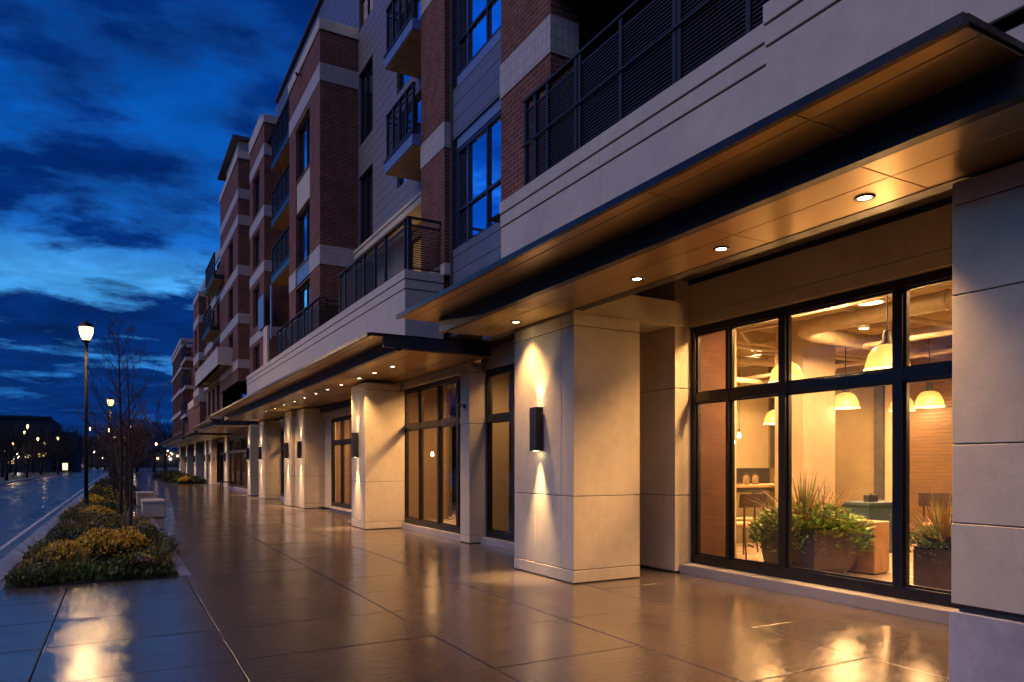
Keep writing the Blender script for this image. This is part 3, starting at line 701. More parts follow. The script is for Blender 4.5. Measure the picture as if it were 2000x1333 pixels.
# pendant lamps
def pendant_root():
    t = thing('pendant_lamp', 'x', 'pendant lamp', (0,0,0))
    prof = [(.05,.235),(.10,.225),(.16,.19),(.205,.12),(.235,.03),(.25,-.06),(.25,-.075)]
    mb = MB(); mb.lathe(prof, 28); mb.lathe([(r-.006,z) for r,z in reversed(prof)], 28); mb.build('lamp_shade', 'amber_glass', t, smooth=True, local=True)
    mb = MB(); mb.lathe([(.258,-.075),(.258,-.055),(.246,-.055),(.246,-.075),(.258,-.075)], 28); mb.build('rim', 'rim_glow', t, smooth=True, local=True)
    mb = MB(); mb.lathe([(.001,.40),(.035,.40),(.045,.37),(.055,.30),(.075,.24),(.08,.225),(.001,.225)], 18); mb.build('socket', 'black_metal', t, smooth=True, local=True)
    mb = MB(); mb.tube([(0,0,.39),(0,0,1.42)], .008, 6); mb.build('cord', 'black_metal', t, local=True)
    mb = MB(); mb.lathe([(.001,-.05),(.045,-.035),(.055,.01),(.035,.07),(.02,.12),(.001,.13)], 14); mb.build('bulb', 'bulb_glow', t, smooth=True, local=True)
    lamp('pendant_light', 'POINT', (0,0,-.11), 150, WARM, t, size=.14)
    return t
m_emit('rim_glow', (1, .80, .50), 2.2)  # emission gives the shade's rim its brightly lit look; no bulb there
pr = pendant_root()
PEND = [((8.05,5.25,2.80), 'large amber glass dome pendant hanging close behind the cafe window mullion'),
        ((12.2,8.8,2.74), 'amber glass dome pendant hanging beside the concrete column'),
        ((13.3,7.84,2.74), 'amber glass dome pendant in front of the slatted wood wall'),
        ((8.8,7.34,2.90), 'amber glass dome pendant partly behind the mullion above the planter'),
        ((12.6,10.8,2.55), 'small looking amber dome pendant hanging above the bar counter'),
        ((14.3,9.0,2.78), 'amber dome pendant half hidden behind the wide window mullion'),
        ((10.8,3.0,2.8), 'amber dome pendant hidden behind the stone pillar beside the camera')]
for i, (p, l) in enumerate(PEND):
    o = pr if i == 0 else copy_tree(pr)
    o.location = p; tag(o, l, 'pendant lamp', 'glass pendant lamps in the cafe')
def hanging_bulb(p, label, top, w=14):
    t = thing('hanging_bulb', label, 'light bulb', p, group='bare filament bulbs behind the shop windows')
    mb = MB(); mb.lathe([(.001,-.07),(.03,-.055),(.042,-.015),(.03,.035),(.016,.06),(.001,.06)], 12); mb.build('bulb', 'bulb_glow', t, smooth=True, local=True)
    mb = MB(); mb.tube([(0,0,.06),(0,0,.13)], .018, 8); mb.tube([(0,0,.12),(0,0,top-p[2])], .005, 5); mb.build('cord', 'black_metal', t, local=True)
    lamp('bulb_light', 'POINT', (0,0,-.12), w*.15, WARM, t, size=.04)
hanging_bulb((7.95,7.6,1.94), 'bare bulb glowing in front of the brown brick pier', 4.25, .5)
hanging_bulb((11.6,10.9,2.22), 'bare bulb glowing in front of the cream kitchen wall', 4.25, 16)
hanging_bulb((7.3,17.5,1.87), 'bare bulb glowing in the shop window past the slim stone pier', 3.88, 26)
hanging_bulb((8.0,21.5,1.9), 'bare bulb glowing in the window between the two thick pillars', 3.88, 26)
hanging_bulb((7.0,11.4,3.2), 'bare bulb high behind the window with the brown panel', 3.9, 16)
hanging_bulb((7.6,31.2,2.0), 'bare bulb glowing in the dark far shop window', 3.7, 12)
hanging_bulb((7.5,45,2.2), 'bare bulb glowing in the farthest long shop window', 3.7, 16)
# ceiling lamps, some of them added, ducts, pipes
def room_spot(p, w, label, ang=165):  # lights above the window heads, out of view, added to brighten the rooms
    t = thing('added_ceiling_light', label, 'ceiling light', p, group='added ceiling lights that brighten the shops')
    mb = MB(); mb.lathe([(.001,0),(.20,0),(.22,.012),(.22,.05),(.001,.05)], 24); mb.build('housing', 'galvanised', t, local=True)
    mb = MB(); mb.lathe([(.001,-.004),(.19,-.004)], 24); mb.build('diffuser', 'diffuser_glow', t, local=True)
    lamp('added_room_light', 'SPOT', (0,0,-.03), w*3.9, WARM, t, aim=(0,0,-1), angle=ang, blend=.5, size=.3)
m_emit('diffuser_glow', (1, .72, .38), 5)
for (p, w, l) in (((8.4,6.5,4.2),420,'added flat round ceiling light above the big round planter'), ((8.6,3.6,4.2),380,'added flat round ceiling light above the square planter'), ((10.6,7.2,4.2),420,'added flat round ceiling light above the blue sideboard'),
                  ((10.0,10.6,4.2),460,'added flat round ceiling light above the bar counter'), ((12.8,11.4,4.2),380,'added flat round ceiling light by the cream kitchen wall'), ((12.6,6.0,4.2),300,'added flat round ceiling light near the slatted wood wall'),
                  ((7.6,15.4,3.83),330,'added flat round ceiling light in the shop past the slim stone pier'), ((9.8,14.2,3.83),240,'added flat round ceiling light deep in the shop past the slim stone pier'), ((7.6,20.6,3.83),300,'added flat round ceiling light in the shop between the two thick pillars'), ((7.6,23.8,3.83),260,'added flat round ceiling light at the far side of the shop between the thick pillars'),
                  ((6.92,11.3,3.85),90,'added flat round ceiling light in front of the brown panel'), ((8.0,31.2,3.65),200,'added flat round ceiling light in the shop past the paired pillars'), ((7.6,41,3.65),160,'added flat round ceiling light in the long far shop, at its near side'), ((7.6,47,3.65),160,'added flat round ceiling light in the long far shop, at its far side'), ((8.0,56.5,3.65),160,'added flat round ceiling light in the last shop of the long building')):
    room_spot(p, w, l)
t = thing('ceiling_spot', 'round bright downlight fixed to the big cafe duct', 'ceiling light', (10,6.9,3.68))
mb = MB(); mb.lathe([(.001,.0),(.07,0),(.085,.005),(.085,.05),(.001,.05)], 18); mb.build('housing', 'galvanised', t, local=True)
mb = MB(); mb.lathe([(.001,-.004),(.068,-.004)], 18); mb.build('lens', 'bulb_glow', t, local=True); lamp('spot_light', 'SPOT', (0,0,-.02), 60, WARM, t, aim=(0,0,-1), angle=120, blend=1)
t = thing('globe_lamp', 'clear glass globe lamp up by the cafe ceiling', 'ceiling light', (8.55,6.35,3.86))
mb = MB(); mb.lathe([(.001,-.13),(.06,-.115),(.105,-.07),(.13,0),(.105,.07),(.06,.115),(.001,.13)], 20); mb.build('globe', 'amber_glass', t, smooth=True, local=True)
mb = MB(); mb.lathe([(.001,-.035),(.035,0),(.001,.05)], 10); mb.build('bulb', 'bulb_glow', t, local=True); mb = MB(); mb.tube([(0,0,.12),(0,0,.39)], .02, 8); mb.build('stem', 'black_metal', t, local=True)
lamp('globe_light', 'POINT', (0,0,-.16), 10, WARM, t)
mb = MB(); mb.tube([(10,-2.9,3.87),(10,7.6,3.87),(10.05,7.9,3.87),(10.25,8.15,3.87),(10.6,8.25,3.85),(14.8,8.3,3.85)], .135, 18)
for y in (-1, 1.2, 3.4, 5.6): mb.tube([(10,y,3.87),(10,y+.05,3.87)], .146, 18)
tag(mb.build('duct', 'galvanised', smooth=True), 'thick round ventilation duct running under the cafe ceiling', 'duct')
mb = MB(); mb.tube([(8.7,-2.9,3.78),(8.7,12.9,3.78)], .035, 8); mb.tube([(9.1,8.3,3.92),(9.1,12.9,3.92)], .06, 8); mb.tube([(8.5,9.2,3.72),(14.8,9.2,3.72)], .04, 8); mb.tube([(8.5,11.0,3.85),(14.8,11.0,3.85)], .09, 10); mb.tube([(11.6,-2.9,3.7),(11.6,8.0,3.7)], .045, 8); mb.tube([(12.6,-2.9,3.95),(12.6,12.9,3.95)], .11, 10); mb.tube([(8.5,7.0,3.98),(14.8,7.0,3.98)], .05, 8); mb.tube([(8.5,5.2,3.86),(14.8,5.2,3.86)], .03, 6); mb.tube([(9.4,-2.9,4.08),(9.4,12.9,4.08)], .05, 8); mb.tube([(13.6,-2.9,3.72),(13.6,12.9,3.72)], .05, 8); mb.tube([(8.5,12.2,3.6),(14.8,12.2,3.6)], .07, 8); mb.tube([(8.9,7.5,3.75),(9.6,9.0,3.95),(11,9.9,3.8),(13,10.3,3.9)], .03, 6); mb.tube([(11,-2,4.0),(11.05,4,3.92),(11.3,6,4.05),(11.3,12.9,4.0)], .035, 6)
for x in (9.2, 10.9, 12.9): mb.tube([(x,9.2,3.72),(x,9.2,4.25)], .012, 5); mb.tube([(x,11,3.85),(x,11,4.25)], .012, 5)
for y in (1,3,5,8.5,10.5): mb.tube([(8.7,y,3.78),(8.7,y,4.25)], .010, 5)
tag(mb.build('ceiling_pipes', 'galvanised'), 'thin pipes and conduits crossing below the cafe ceiling', 'pipes')
mb = MB(); mb.box(8.5, 14.8, 5.6, 5.75, 4.05, 4.249); mb.box(8.5, 14.8, 10.0, 10.2, 4.0, 4.249); mb.box(8.5, 14.8, 1.4, 1.55, 4.05, 4.249); part('ceiling_beam', mb, 'cafe_ceiling')
t = thing('ceiling_fan_heater', 'pale box heater hung among the cafe ceiling pipes', 'heater', (9.3,9.8,3.5))
mb = MB(); mb.box(-.55,.55,-.16,.16,-.1,.1); mb.build('housing', 'galvanised', t, local=True, bevel=.02); mb = MB(); mb.box(-.5,.5,-.13,.13,-.11,-.101); mb.build('grille', 'dark_panel', t, local=True); mb = MB(); mb.tube([(-.4,0,.1),(-.4,0,.75)],.01,5); mb.tube([(.4,0,.1),(.4,0,.75)],.01,5); mb.build('hanger', 'black_metal', t, local=True)

# bar, chairs, sideboard, cubes
t = thing('bar_counter', 'long oak topped bar counter at the back of the cafe', 'bar counter', (10.7,10.0,.09))
mb = MB(); mb.box(-1.9,1.7,-.36,.36,1.06,1.11); mb.build('counter_top', 'oak', t, local=True, bevel=.008)
mb = MB(); mb.box(-1.8,1.6,-.28,.28,0,.98); mb.build('base', 'olive_panel', t, local=True); mb = MB(); mb.box(-1.85,1.65,-.30,.30,.98,1.055); mb.build('rail', 'dark_panel', t, local=True)
mb = MB()
for k in range(26):
    a = rnd()*6.28; r = rnd()*.16; mb.lathe([(.001,.0),(.05,.02),(.06,.05),(.04,.09),(.001,.1)], 8, (r*math.cos(a)*1.6, r*math.sin(a), .02+rnd()*.04))
o = mb.build('bread_rolls', 'bread', smooth=True, loc=(10.25,9.95,1.2)) if 'bread' in M else None
m_plain('bread', (.32,.16,.06), .6, 0, .3, 12)
mb = MB()
for k in range(22):
    a = rnd()*6.28; r = rnd()*.15; mb.lathe([(.001,.0),(.05,.02),(.06,.05),(.04,.085),(.001,.095)], 8, (r*math.cos(a)*1.6, r*math.sin(a), .012+rnd()*.03))
t = thing('bread_tray', 'tray heaped with bread rolls on the bar counter', 'bread tray', (10.15,9.95,1.2)); mb.build('bread', 'bread', t, smooth=True, local=True)
mb = MB(); mb.box(-.32,.32,-.2,.2,.001,.014); mb.build('tray', 'dark_wood', t, local=True)
jar = None
for k, (jx, jl) in enumerate(((9.5,'beside the bread tray, closest to the pier'),(10.75,'just past the bread tray'),(11.0,'in the middle of the counter'),(11.6,'toward the far end of the counter'))):
    t = thing('glass_jar', 'small amber glass jar on the bar counter ' + jl, 'jar', (jx, 9.92, 1.2), group='jars on the bar counter')
    mb = MB(); mb.lathe([(.001,0),(.06,0),(.065,.03),(.065,.15),(.045,.17),(.045,.19)], 14); mb.build('jar', 'amber_glass', t, smooth=True, local=True)
    mb = MB(); mb.lathe([(.001,.19),(.05,.19),(.05,.215),(.001,.22)], 12); mb.build('lid', 'dark_wood', t, local=True)
def chair_root():
    t = thing('bar_chair', 'x', 'chair', (0,0,0))
    mb = MB(); n = 10
    for k in range(n):
        a, c = -.29+.58*k/n, -.29+.58*(k+1)/n
        f = lambda x: -.22 + .5*x*x
        for z0, z1 in ((.82, 1.04),):
            mb.face([(a,f(a),z0),(c,f(c),z0),(c,f(c)-.02,z1),(a,f(a)-.02,z1)]); mb.face([(c,f(c)+.025,z0),(a,f(a)+.025,z0),(a,f(a)+.005,z1),(c,f(c)+.005,z1)])
            mb.face([(a,f(a)-.02,z1),(c,f(c)-.02,z1),(c,f(c)+.005,z1),(a,f(a)+.005,z1)])
    mb.build('backrest', 'dark_wood', t, local=True)
    mb = MB(); mb.box(-.23,.23,-.20,.24,.50,.56); mb.build('seat', 'seat_tan', t, local=True, bevel=.02)
    for sx in (-1,1):
        mb = MB(); mb.tube([(sx*.20,.20,.51),(sx*.24,.25,0)], [.02,.012], 8); mb.build('leg', 'dark_wood', t, local=True)
        mb = MB(); mb.tube([(sx*.22,-.20,.84),(sx*.21,-.19,.5),(sx*.25,-.27,0)], [.016,.02,.012], 8); mb.build('leg', 'dark_wood', t, local=True)
    return t
cr = chair_root(); cr.location = (8.90,8.25,.09)
tag(cr, 'dark backed bar chair with tan seat next to the brick pier', 'chair', 'chairs in the cafe')
for (x,y,rz,l) in ((9.75,8.9,.25,'dark backed bar chair tucked behind the big round planter'), (11.5,6.6,2.2,'dark chair standing beside the blue sideboard')):
    c = copy_tree(cr); c.location = (x,y,.09); c.rotation_euler = (0,0,rz); tag(c, l, 'chair')
t = thing('side_table', 'small dark wooden table behind the square planter', 'table', (11.9,6.35,.09))
mb = MB(); mb.box(-.35,.35,-.35,.35,.68,.72); mb.build('table_top', 'dark_wood', t, local=True, bevel=.008)
for sx in (-1,1):
    for sy in (-1,1): mb = MB(); mb.tube([(sx*.3,sy*.3,.68),(sx*.32,sy*.32,0)], [.025,.018], 8); mb.build('leg', 'dark_wood', t, local=True)
t = thing('sideboard', 'blue painted upright sideboard against the olive wall panel', 'sideboard', (11.35,7.65,.09))
mb = MB(); mb.box(-.5,.5,-.25,.25,0,.82); mb.build('cabinet', 'blue_paint', t, local=True, bevel=.006); mb = MB(); mb.box(-.54,.54,-.29,.29,.82,.87); mb.build('top', 'blue_paint', t, local=True, bevel=.006)
mb = MB(); mb.box(-.42,-.02,-.256,-.25,.1,.75); mb.box(.02,.42,-.256,-.25,.1,.75); mb.build('door', 'blue_paint', t, local=True)
t = thing('menu_stand', 'dark small box standing on the blue sideboard', 'box', (11.2,7.6,.96)); mb = MB(); mb.box(-.13,.13,-.05,.05,0,.12); mb.build('box', 'dark_panel', t, local=True, bevel=.006)
mb = MB(); mb.box(-.02,.02,-.02,.02,.12,.14); mb.build('knob', 'dark_panel', t, local=True)
t = thing('wooden_cube', 'pale wooden cube seat beside the big round planter', 'stool', (9.12,6.32,.09), rz=.12)
mb = MB(); mb.box(-.20,.20,-.28,.28,.02,.72); mb.build('box', 'oak', t, local=True, bevel=.006); mb = MB(); mb.box(-.18,.18,-.25,.25,0,.022); mb.build('foot', 'dark_panel', t, local=True)

# ---------------- plants
m_leaf('leaf_green', (.07,.13,.02), (.17,.28,.045), (.28,.36,.07)); m_leaf('leaf_dark', (.012,.028,.008), (.03,.055,.014), (.06,.08,.02)); m_leaf('leaf_olive', (.06,.06,.014), (.14,.125,.025), (.25,.18,.035))
m_leaf('blade_green', (.09,.12,.03), (.20,.22,.05), (.30,.19,.06)); m_leaf('blade_bronze', (.12,.05,.02), (.22,.10,.035), (.30,.18,.06)); m_leaf('flower_yellow', (.72,.40,.02), (.85,.55,.05), (.75,.36,.03)); m_leaf('flower_pink', (.32,.10,.14), (.45,.20,.26)); m_leaf('plume', (.32,.13,.05), (.42,.2,.09))
m_leaf('leaf_rust', (.05,.018,.009), (.11,.042,.014), (.17,.075,.02)); m_plain('bark', (.045,.034,.028), .85, 0, .35, 14, .3, .4); m_plain('bark_dark', (.02,.017,.016), .9, 0, .3, 9)
def spike_plant(n, L, spread, mats, w=.045, c=(0,0,0), droop=.5):
    mb = MB()
    for k in range(n):
        a = rnd()*6.283; t = (k/n)**.7*spread
        d = Vector((math.cos(a)*math.sin(t), math.sin(a)*math.sin(t), math.cos(t)))
        mi = 0 if len(mats) == 1 else (0 if rnd() < .65 else 1)
        mb.blade((c[0]+d.x*.04, c[1]+d.y*.04, c[2]), d, L*(.7+.45*rnd()), w*(.7+.6*rnd()), droop*t*(.5+rnd()), mi, 4)
    return mb
def leafy(mb, n, rx, ry, rz, c, s=.05, mis=(0,), hang=0):
    for k in range(n):
        a = rnd()*6.283; u = rnd()**.45; h = rnd()
        x, y = math.cos(a)*rx*u, math.sin(a)*ry*u
        z = h*rz*(1-.6*u*u)
        if hang and u > .86 and rnd() < .5: z = -rnd()*hang
        d = Vector((math.cos(a)*u+.6*(rnd()-.5), math.sin(a)*u+.6*(rnd()-.5), rnd()*.8-.1))
        mb.leaf(Vector((c[0]+x, c[1]+y, c[2]+z)), d, s*(.7+.7*rnd()), s*.75, random.choice(mis))
t = thing('planter', 'big round brown metal planter behind the cafe window', 'planter', (8.36,6.60,.09))
prof = [(.001,.04),(.44,.04),(.52,.06),(.585,.14),(.615,.30),(.63,.60),(.63,.64),(.605,.64),(.60,.58),(.001,.56)]
mb = MB(); mb.lathe(prof, 8, (0,0,0)); mb.build('bowl', 'planter_bronze', t, smooth=False, local=True)
mb = MB(); mb.lathe([(.001,0),(.38,0),(.38,.04)], 24); mb.build('foot', 'dark_panel', t, local=True)
mb = MB(); mb.lathe([(.001,.585),(.58,.585)], 8); mb.build('soil', 'soil', t, local=True)
t = thing('planter', 'square dark metal planter behind the cafe window', 'planter', (8.42,4.80,.09), rz=.45)
mb = MB(); mb.box(-.28,.28,-.28,.28,.03,.53); mb.build('box', 'planter_dark', t, local=True, bevel=.008); mb = MB(); mb.box(-.25,.25,-.25,.25,0,.03); mb.build('foot', 'dark_panel', t, local=True)
mb = MB(); mb.box(-.26,.26,-.26,.26,.53,.545); mb.build('soil', 'soil', t, local=True)
t = thing('spiky_plant', 'green spiky plant rising from the big round planter', 'plant', (8.30,6.63,.66))
spike_plant(130, .85, 1.2, 'xx', .055).build('leaves', ['blade_green','blade_bronze'], t, local=True)
t = thing('trailing_plant', 'bright green leafy plant spilling over the big round planter', 'plant', (8.36,6.60,.70))
mb = MB(); leafy(mb, 2200, .76, .76, .36, (0,0,-.02), .075, (0,0,0,1), .25)
for k in range(9):
    a = rnd()*6.28; leafy(mb, 60, .09, .09, .14, (math.cos(a)*.66, math.sin(a)*.66, -.14-.12*rnd()), .055, (0,))
mb.build('leaves', ['leaf_green','leaf_olive'], t, local=True)
t = thing('plume_grass', 'rust coloured feathery grass plumes in the big round planter', 'plant', (8.50,6.50,.66))
mb = MB()
for k in range(26):
    a = rnd()*6.283; d = Vector((math.cos(a)*.45+.25, math.sin(a)*.45-.1, 1)).normalized(); L = .45+.25*rnd(); tip = d*L
    mb.tube([(0,0,0), d*L*.5, tip], .003, 4, 0, False)
    for j in range(26): mb.leaf(tip*(.62+.42*rnd()), d+Vector((rnd()-.5,rnd()-.5,rnd()-.3))*.9, .035, .012)
mb.build('plumes', 'plume', t, local=True)
t = thing('spiky_plant', 'bronze red spiky plant rising from the square planter', 'plant', (8.42,4.80,.62)); spike_plant(105, .66, 1.2, 'xx', .04).build('leaves', ['blade_bronze','blade_green'], t, local=True)
t = thing('trailing_plant', 'small green leafy plant around the bronze spikes of the square planter', 'plant', (8.42,4.80,.62)); mb = MB(); leafy(mb, 700, .37, .37, .26, (0,0,0), .06, (0,0,1), .12); mb.build('leaves', ['leaf_green','leaf_olive'], t, local=True)

# ---------------- wall lamps (sconces) and recessed downlights
def sconce_root():
    t = thing('wall_sconce', 'x', 'wall lamp', (0,0,0))
    mb = MB(); w, d, h = .095, .11, .31
    mb.box(-d-.02,-.02,-w,w,-h,h); mb.build('body', 'black_metal', t, local=True, bevel=.004)
    mb = MB(); mb.box(-.02,0,-.05,.05,-.2,.2); mb.build('bracket', 'black_metal', t, local=True)
    mb = MB()
    for z in (h+.001, -h-.001): mb.face([(-d+.01,-w+.03,z),(-.05,-w+.03,z),(-.05,w-.03,z),(-d+.01,w-.03,z)])
    mb.build('lens', 'lens_glow', t, local=True)
    lamp('up_light', 'SPOT', (-.085,0,h+.02), 90, WARM2, t, aim=(.02,0,1), angle=82, blend=1, size=.05)
    lamp('down_light', 'SPOT', (-.085,0,-h-.02), 800, WARM2, t, aim=(-.14,0,-1), angle=54, blend=1, size=.045)
    return t
sr = sconce_root()
SCN = [(5.30,8.70,2.10,'black box wall lamp on the thick stone pillar beside the cafe window'),
       (5.28,17.5,2.08,'black box wall lamp on the pillar just past the shop with the slim stone pier'),
       (5.85,26.4,2.12,'black box wall lamp on the nearer half of the paired pillars'),
       (5.72,28.0,2.12,'black box wall lamp on the farther half of the paired pillars'),
       (5.90,34.9,2.12,'black box wall lamp on the pillar past the paired pillars'),
       (5.90,38.5,2.12,'black box wall lamp on the narrow pillar before the dark doorway'),
       (6.50,52.3,2.1,'black box wall lamp on the wide pillar with the low seat beside it'),
       (6.4,60.6,2.1,'black box wall lamp on the last pillar before the far flower bed'),
       (6.5,65.4,2.1,'black box wall lamp on the pillar at the near end of the far flower bed'),
       (6.5,74.5,2.1,'black box wall lamp on the pillar behind the middle of the far flower bed'),
       (6.5,84.0,2.1,'black box wall lamp on the last but one pillar of the far block'),
       (6.5,93.7,2.1,'black box wall lamp on the very last pillar of the far block')]
for i, (x,y,z,l) in enumerate(SCN):
    o = sr if i == 0 else copy_tree(sr)
    o.location = (x,y,z); tag(o, l, 'wall lamp', 'black up and down wall lamps on the pillars')
def downlight_root():
    t = thing('downlight', 'x', 'downlight', (0,0,0))
    mb = MB(); mb.lathe([(.052,-.001),(.075,-.001),(.078,-.006),(.05,-.010),(.052,-.001)], 24); mb.build('trim', 'bronze_trim', t, smooth=True, local=True)
    mb = MB(); mb.lathe([(.001,-.004),(.052,-.004)], 24); mb.build('lens', 'lens_glow', t, local=True)
    lamp('down_light', 'SPOT', (0,0,-.03), 400, WARM, t, aim=(0,0,-1), angle=92, blend=1, size=.06)
    return t
dr = downlight_root(); first = True
def downs(ys, x, z, where, grp):
    global first
    for i, y in enumerate(ys):
        o = dr if first else copy_tree(dr); first = False
        o.location = (x, y, z); tag(o, 'round recessed downlight, %s from the near end of %s' % (ORD[i], where), 'downlight', grp)
downs([3.47,4.96,6.22,8.96], 5.04, 3.66, 'the canopy above the cafe', 'downlights in the canopies')
downs([14.3,15.5,16.65,18.2,19.6,20.9,22.35,23.8,25.4,27.1,28.9,30.6,33.2,35.2], 5.06, 3.66, 'the long second canopy', 'downlights in the canopies')
downs([39.5,42,44.5,47], 5.1, 3.56, 'the short third canopy', 'downlights in the canopies')
downs([52,55,58,60.5], 5.4, 3.5, 'the low fourth canopy', 'downlights in the canopies')
downs([65,70,75,80,86,92], 5.6, 3.6, 'the farthest canopy', 'downlights in the canopies')
# wall lamp on the terrace, cameras
def sec_cam(p, label):
    t = thing('security_camera', label, 'camera', p)
    mb = MB(); mb.lathe([(.001,0),(.05,0),(.05,.02),(.001,.02)], 14); o = mb.build('mount', 'black_metal', t, local=True); o.rotation_euler = (0, R(-90), 0)
    mb = MB(); mb.tube([(-.02,0,0),(-.09,-.01,.03),(-.12,-.02,0)], .014, 8); mb.build('arm', 'black_metal', t, local=True)
    mb = MB(); mb.tube([(-.10,.06,-.01),(-.17,-.11,-.035)], .035, 12); mb.build('body', 'black_metal', t, local=True)
    mb = MB(); mb.tube([(-.1705,-.111,-.0352),(-.174,-.12,-.0365)], .026, 12); mb.build('lens', 'dark_void', t, local=True)
sec_cam((6.17,13.1,2.78), 'small dark security camera on the slim stone pier')
sec_cam((5.19,Yp(588,5.2),Zp(588,147,5.2)), 'small dark security camera high on the brick tower')
# ================================================================ street: lamps, benches, planting, trees
def street_lamp_root():
    t = thing('street_lamp', 'x', 'street lamp', (0,0,0))
    mb = MB(); mb.lathe([(.17,0),(.17,.06),(.14,.10),(.10,.30),(.075,.55),(.07,.6)], 16); mb.build('base', 'black_metal', t, smooth=True, local=True)
    mb = MB(); mb.tube([(0,0,.55),(0,0,5.6)], [.062,.050], 14); mb.lathe([(.05,5.52),(.11,5.57),(.125,5.595),(.125,5.612),(.001,5.614)], 14); mb.build('pole', 'black_metal', t, smooth=True, local=True)
    mb = MB(); mb.lathe([(.001,5.62),(.095,5.63),(.145,5.70),(.18,5.82),(.20,5.95),(.195,6.06)], 18); mb.build('lantern_glass', 'lantern_glow', t, smooth=True, local=True)
    mb = MB(); mb.lathe([(.215,6.03),(.225,6.07),(.17,6.15),(.09,6.20),(.035,6.22),(.03,6.27),(.001,6.30)], 18); mb.build('cap', 'black_metal', t, smooth=True, local=True)
    mb = MB()
    for k in range(6):
        a = k*math.pi/3; c, s = math.cos(a), math.sin(a); mb.tube([(.10*c,.10*s,5.63),(.185*c,.185*s,5.82),(.208*c,.208*s,6.05)], .006, 4)
    mb.build('cage', 'black_metal', t, local=True)
    lamp('lantern_light', 'POINT', (0,0,5.88), 520, (1,.62,.28), t, size=.2)
    return t
lr = street_lamp_root(); lr.location = (-.89, 26.7, -.02)
tag(lr, 'tall black street lamp with lit acorn lantern in the flower bed', 'street lamp', 'street lamps along the pavement')
c = copy_tree(lr); c.location = (-.43, 56, -.02); tag(c, 'second tall black street lamp, farther along the bed behind the bare tree', 'street lamp')

def globe_lamp_root():
    t = thing('street_lamp', 'x', 'street lamp', (0,0,0))
    mb = MB(); mb.tube([(0,0,0),(0,0,.4),(0,0,.42),(0,0,3.8)], [.10,.09,.05,.045], 8); mb.build('pole', 'black_metal', t, local=True)
    mb = MB(); mb.lathe([(.001,3.8),(.12,3.86),(.19,4.0),(.16,4.14),(.001,4.2)], 12); mb.build('globe', 'far_glow', t, smooth=True, local=True)
    return t
gr = globe_lamp_root()
FAR = [(25,868,85,'on the grass verge across the road, beside the leftover kerb'),(54,834,120,'high up in front of the far dark building, the upper of two'),(48,846,130,'high up in front of the far dark building, the lower of two'),
       (74,858,140,'between the two orange lamps across the road'),(87,867,110,'on the far verge in front of the bare trees'),(113,857,150,'above the lit bus shelter'),
       (152,886,230,'low over the pale van down the road'),(145,880,240,'small and faint behind the pale van'),(176,838,330,'very tall, just beside the near black lamp post'),
       (186,877,380,'orange and very far at the end of the road'),(254,833,100,'glowing through the bare tree'),(224,854,130,'seen just beside the second black lamp post'),
       (214,841,92,'directly under the second black lamp head'),(243,853,150,'small, between the branches of the rust tree'),(305,868,120,'beside the end of the farthest canopy'),
       (291,876,150,'low behind the rust coloured trees'),(266,879,170,'low and small between rust coloured trees'),(327,881,180,'at the foot of the far block beside its last pillar'),
       (8,880,130,'low at the very edge of the view across the road'),(40,872,150,'small, between the orange lamp and its bare tree'),(62,884,190,'low and faint under the dark building'),(98,880,200,'low, just beside the bus shelter roof'),(132,872,230,'above the road between shelter and van'),(161,884,330,'tiny, past the pale van'),(198,884,300,'tiny, between the two tall lamp posts')]
GL = {0:260, 4:240, 6:420, 10:200}
for i, (px,py,d,l) in enumerate(FAR):
    o = gr if i == 0 else copy_tree(gr)
    x, y = gpos(px, d); h = EYE + (907-py)*d/F; s = h/4.0 if d < 300 else h/4.0
    o.location = (x, y, -.12 if x < -8.6 else 0); g = max(.75, min(1.25, d/140))
    o.scale = (g, g, (h + (.12 if x < -8.6 else 0))/4.0)
    tag(o, 'distant street lamp ' + l, 'street lamp', 'distant street lamps')
    if i in GL: lamp('globe_light', 'POINT', (x, y-.5, h), GL[i], (1,.62,.30), None, size=.2)
# benches: two solid stone blocks on the paved bay
for (x,y,L,l) in ((.93,23.45,1.5,'pale stone block bench, the nearer of two by the flower bed'),(.93,30.2,1.7,'pale stone block bench, the farther of two by the flower bed')):
    t = thing('stone_bench', l, 'bench', (x,y,0), group='stone block benches')
    mb = MB(); mb.box(-.29,.29,0,L,.03,.44); mb.build('base', 'bench_stone' if 'bench_stone' in M else 'limestone', t, local=True, bevel=.012); mb = MB(); mb.box(-.31,.31,-.02,L+.02,.445,.52); mb.build('seat', 'limestone', t, local=True, bevel=.012)
t = thing('bench', 'low dark metal seat beside the wide far pillar', 'bench', (6.2,49.9,0))
mb = MB(); mb.box(-.3,.5,-.6,.6,.40,.46); mb.build('seat', 'black_metal', t, local=True)
for sx in (-.28,.42):
    for sy in (-.55,.5): mb = MB(); mb.box(sx,sx+.06,sy,sy+.06,0,.40); mb.build('leg', 'black_metal', t, local=True)

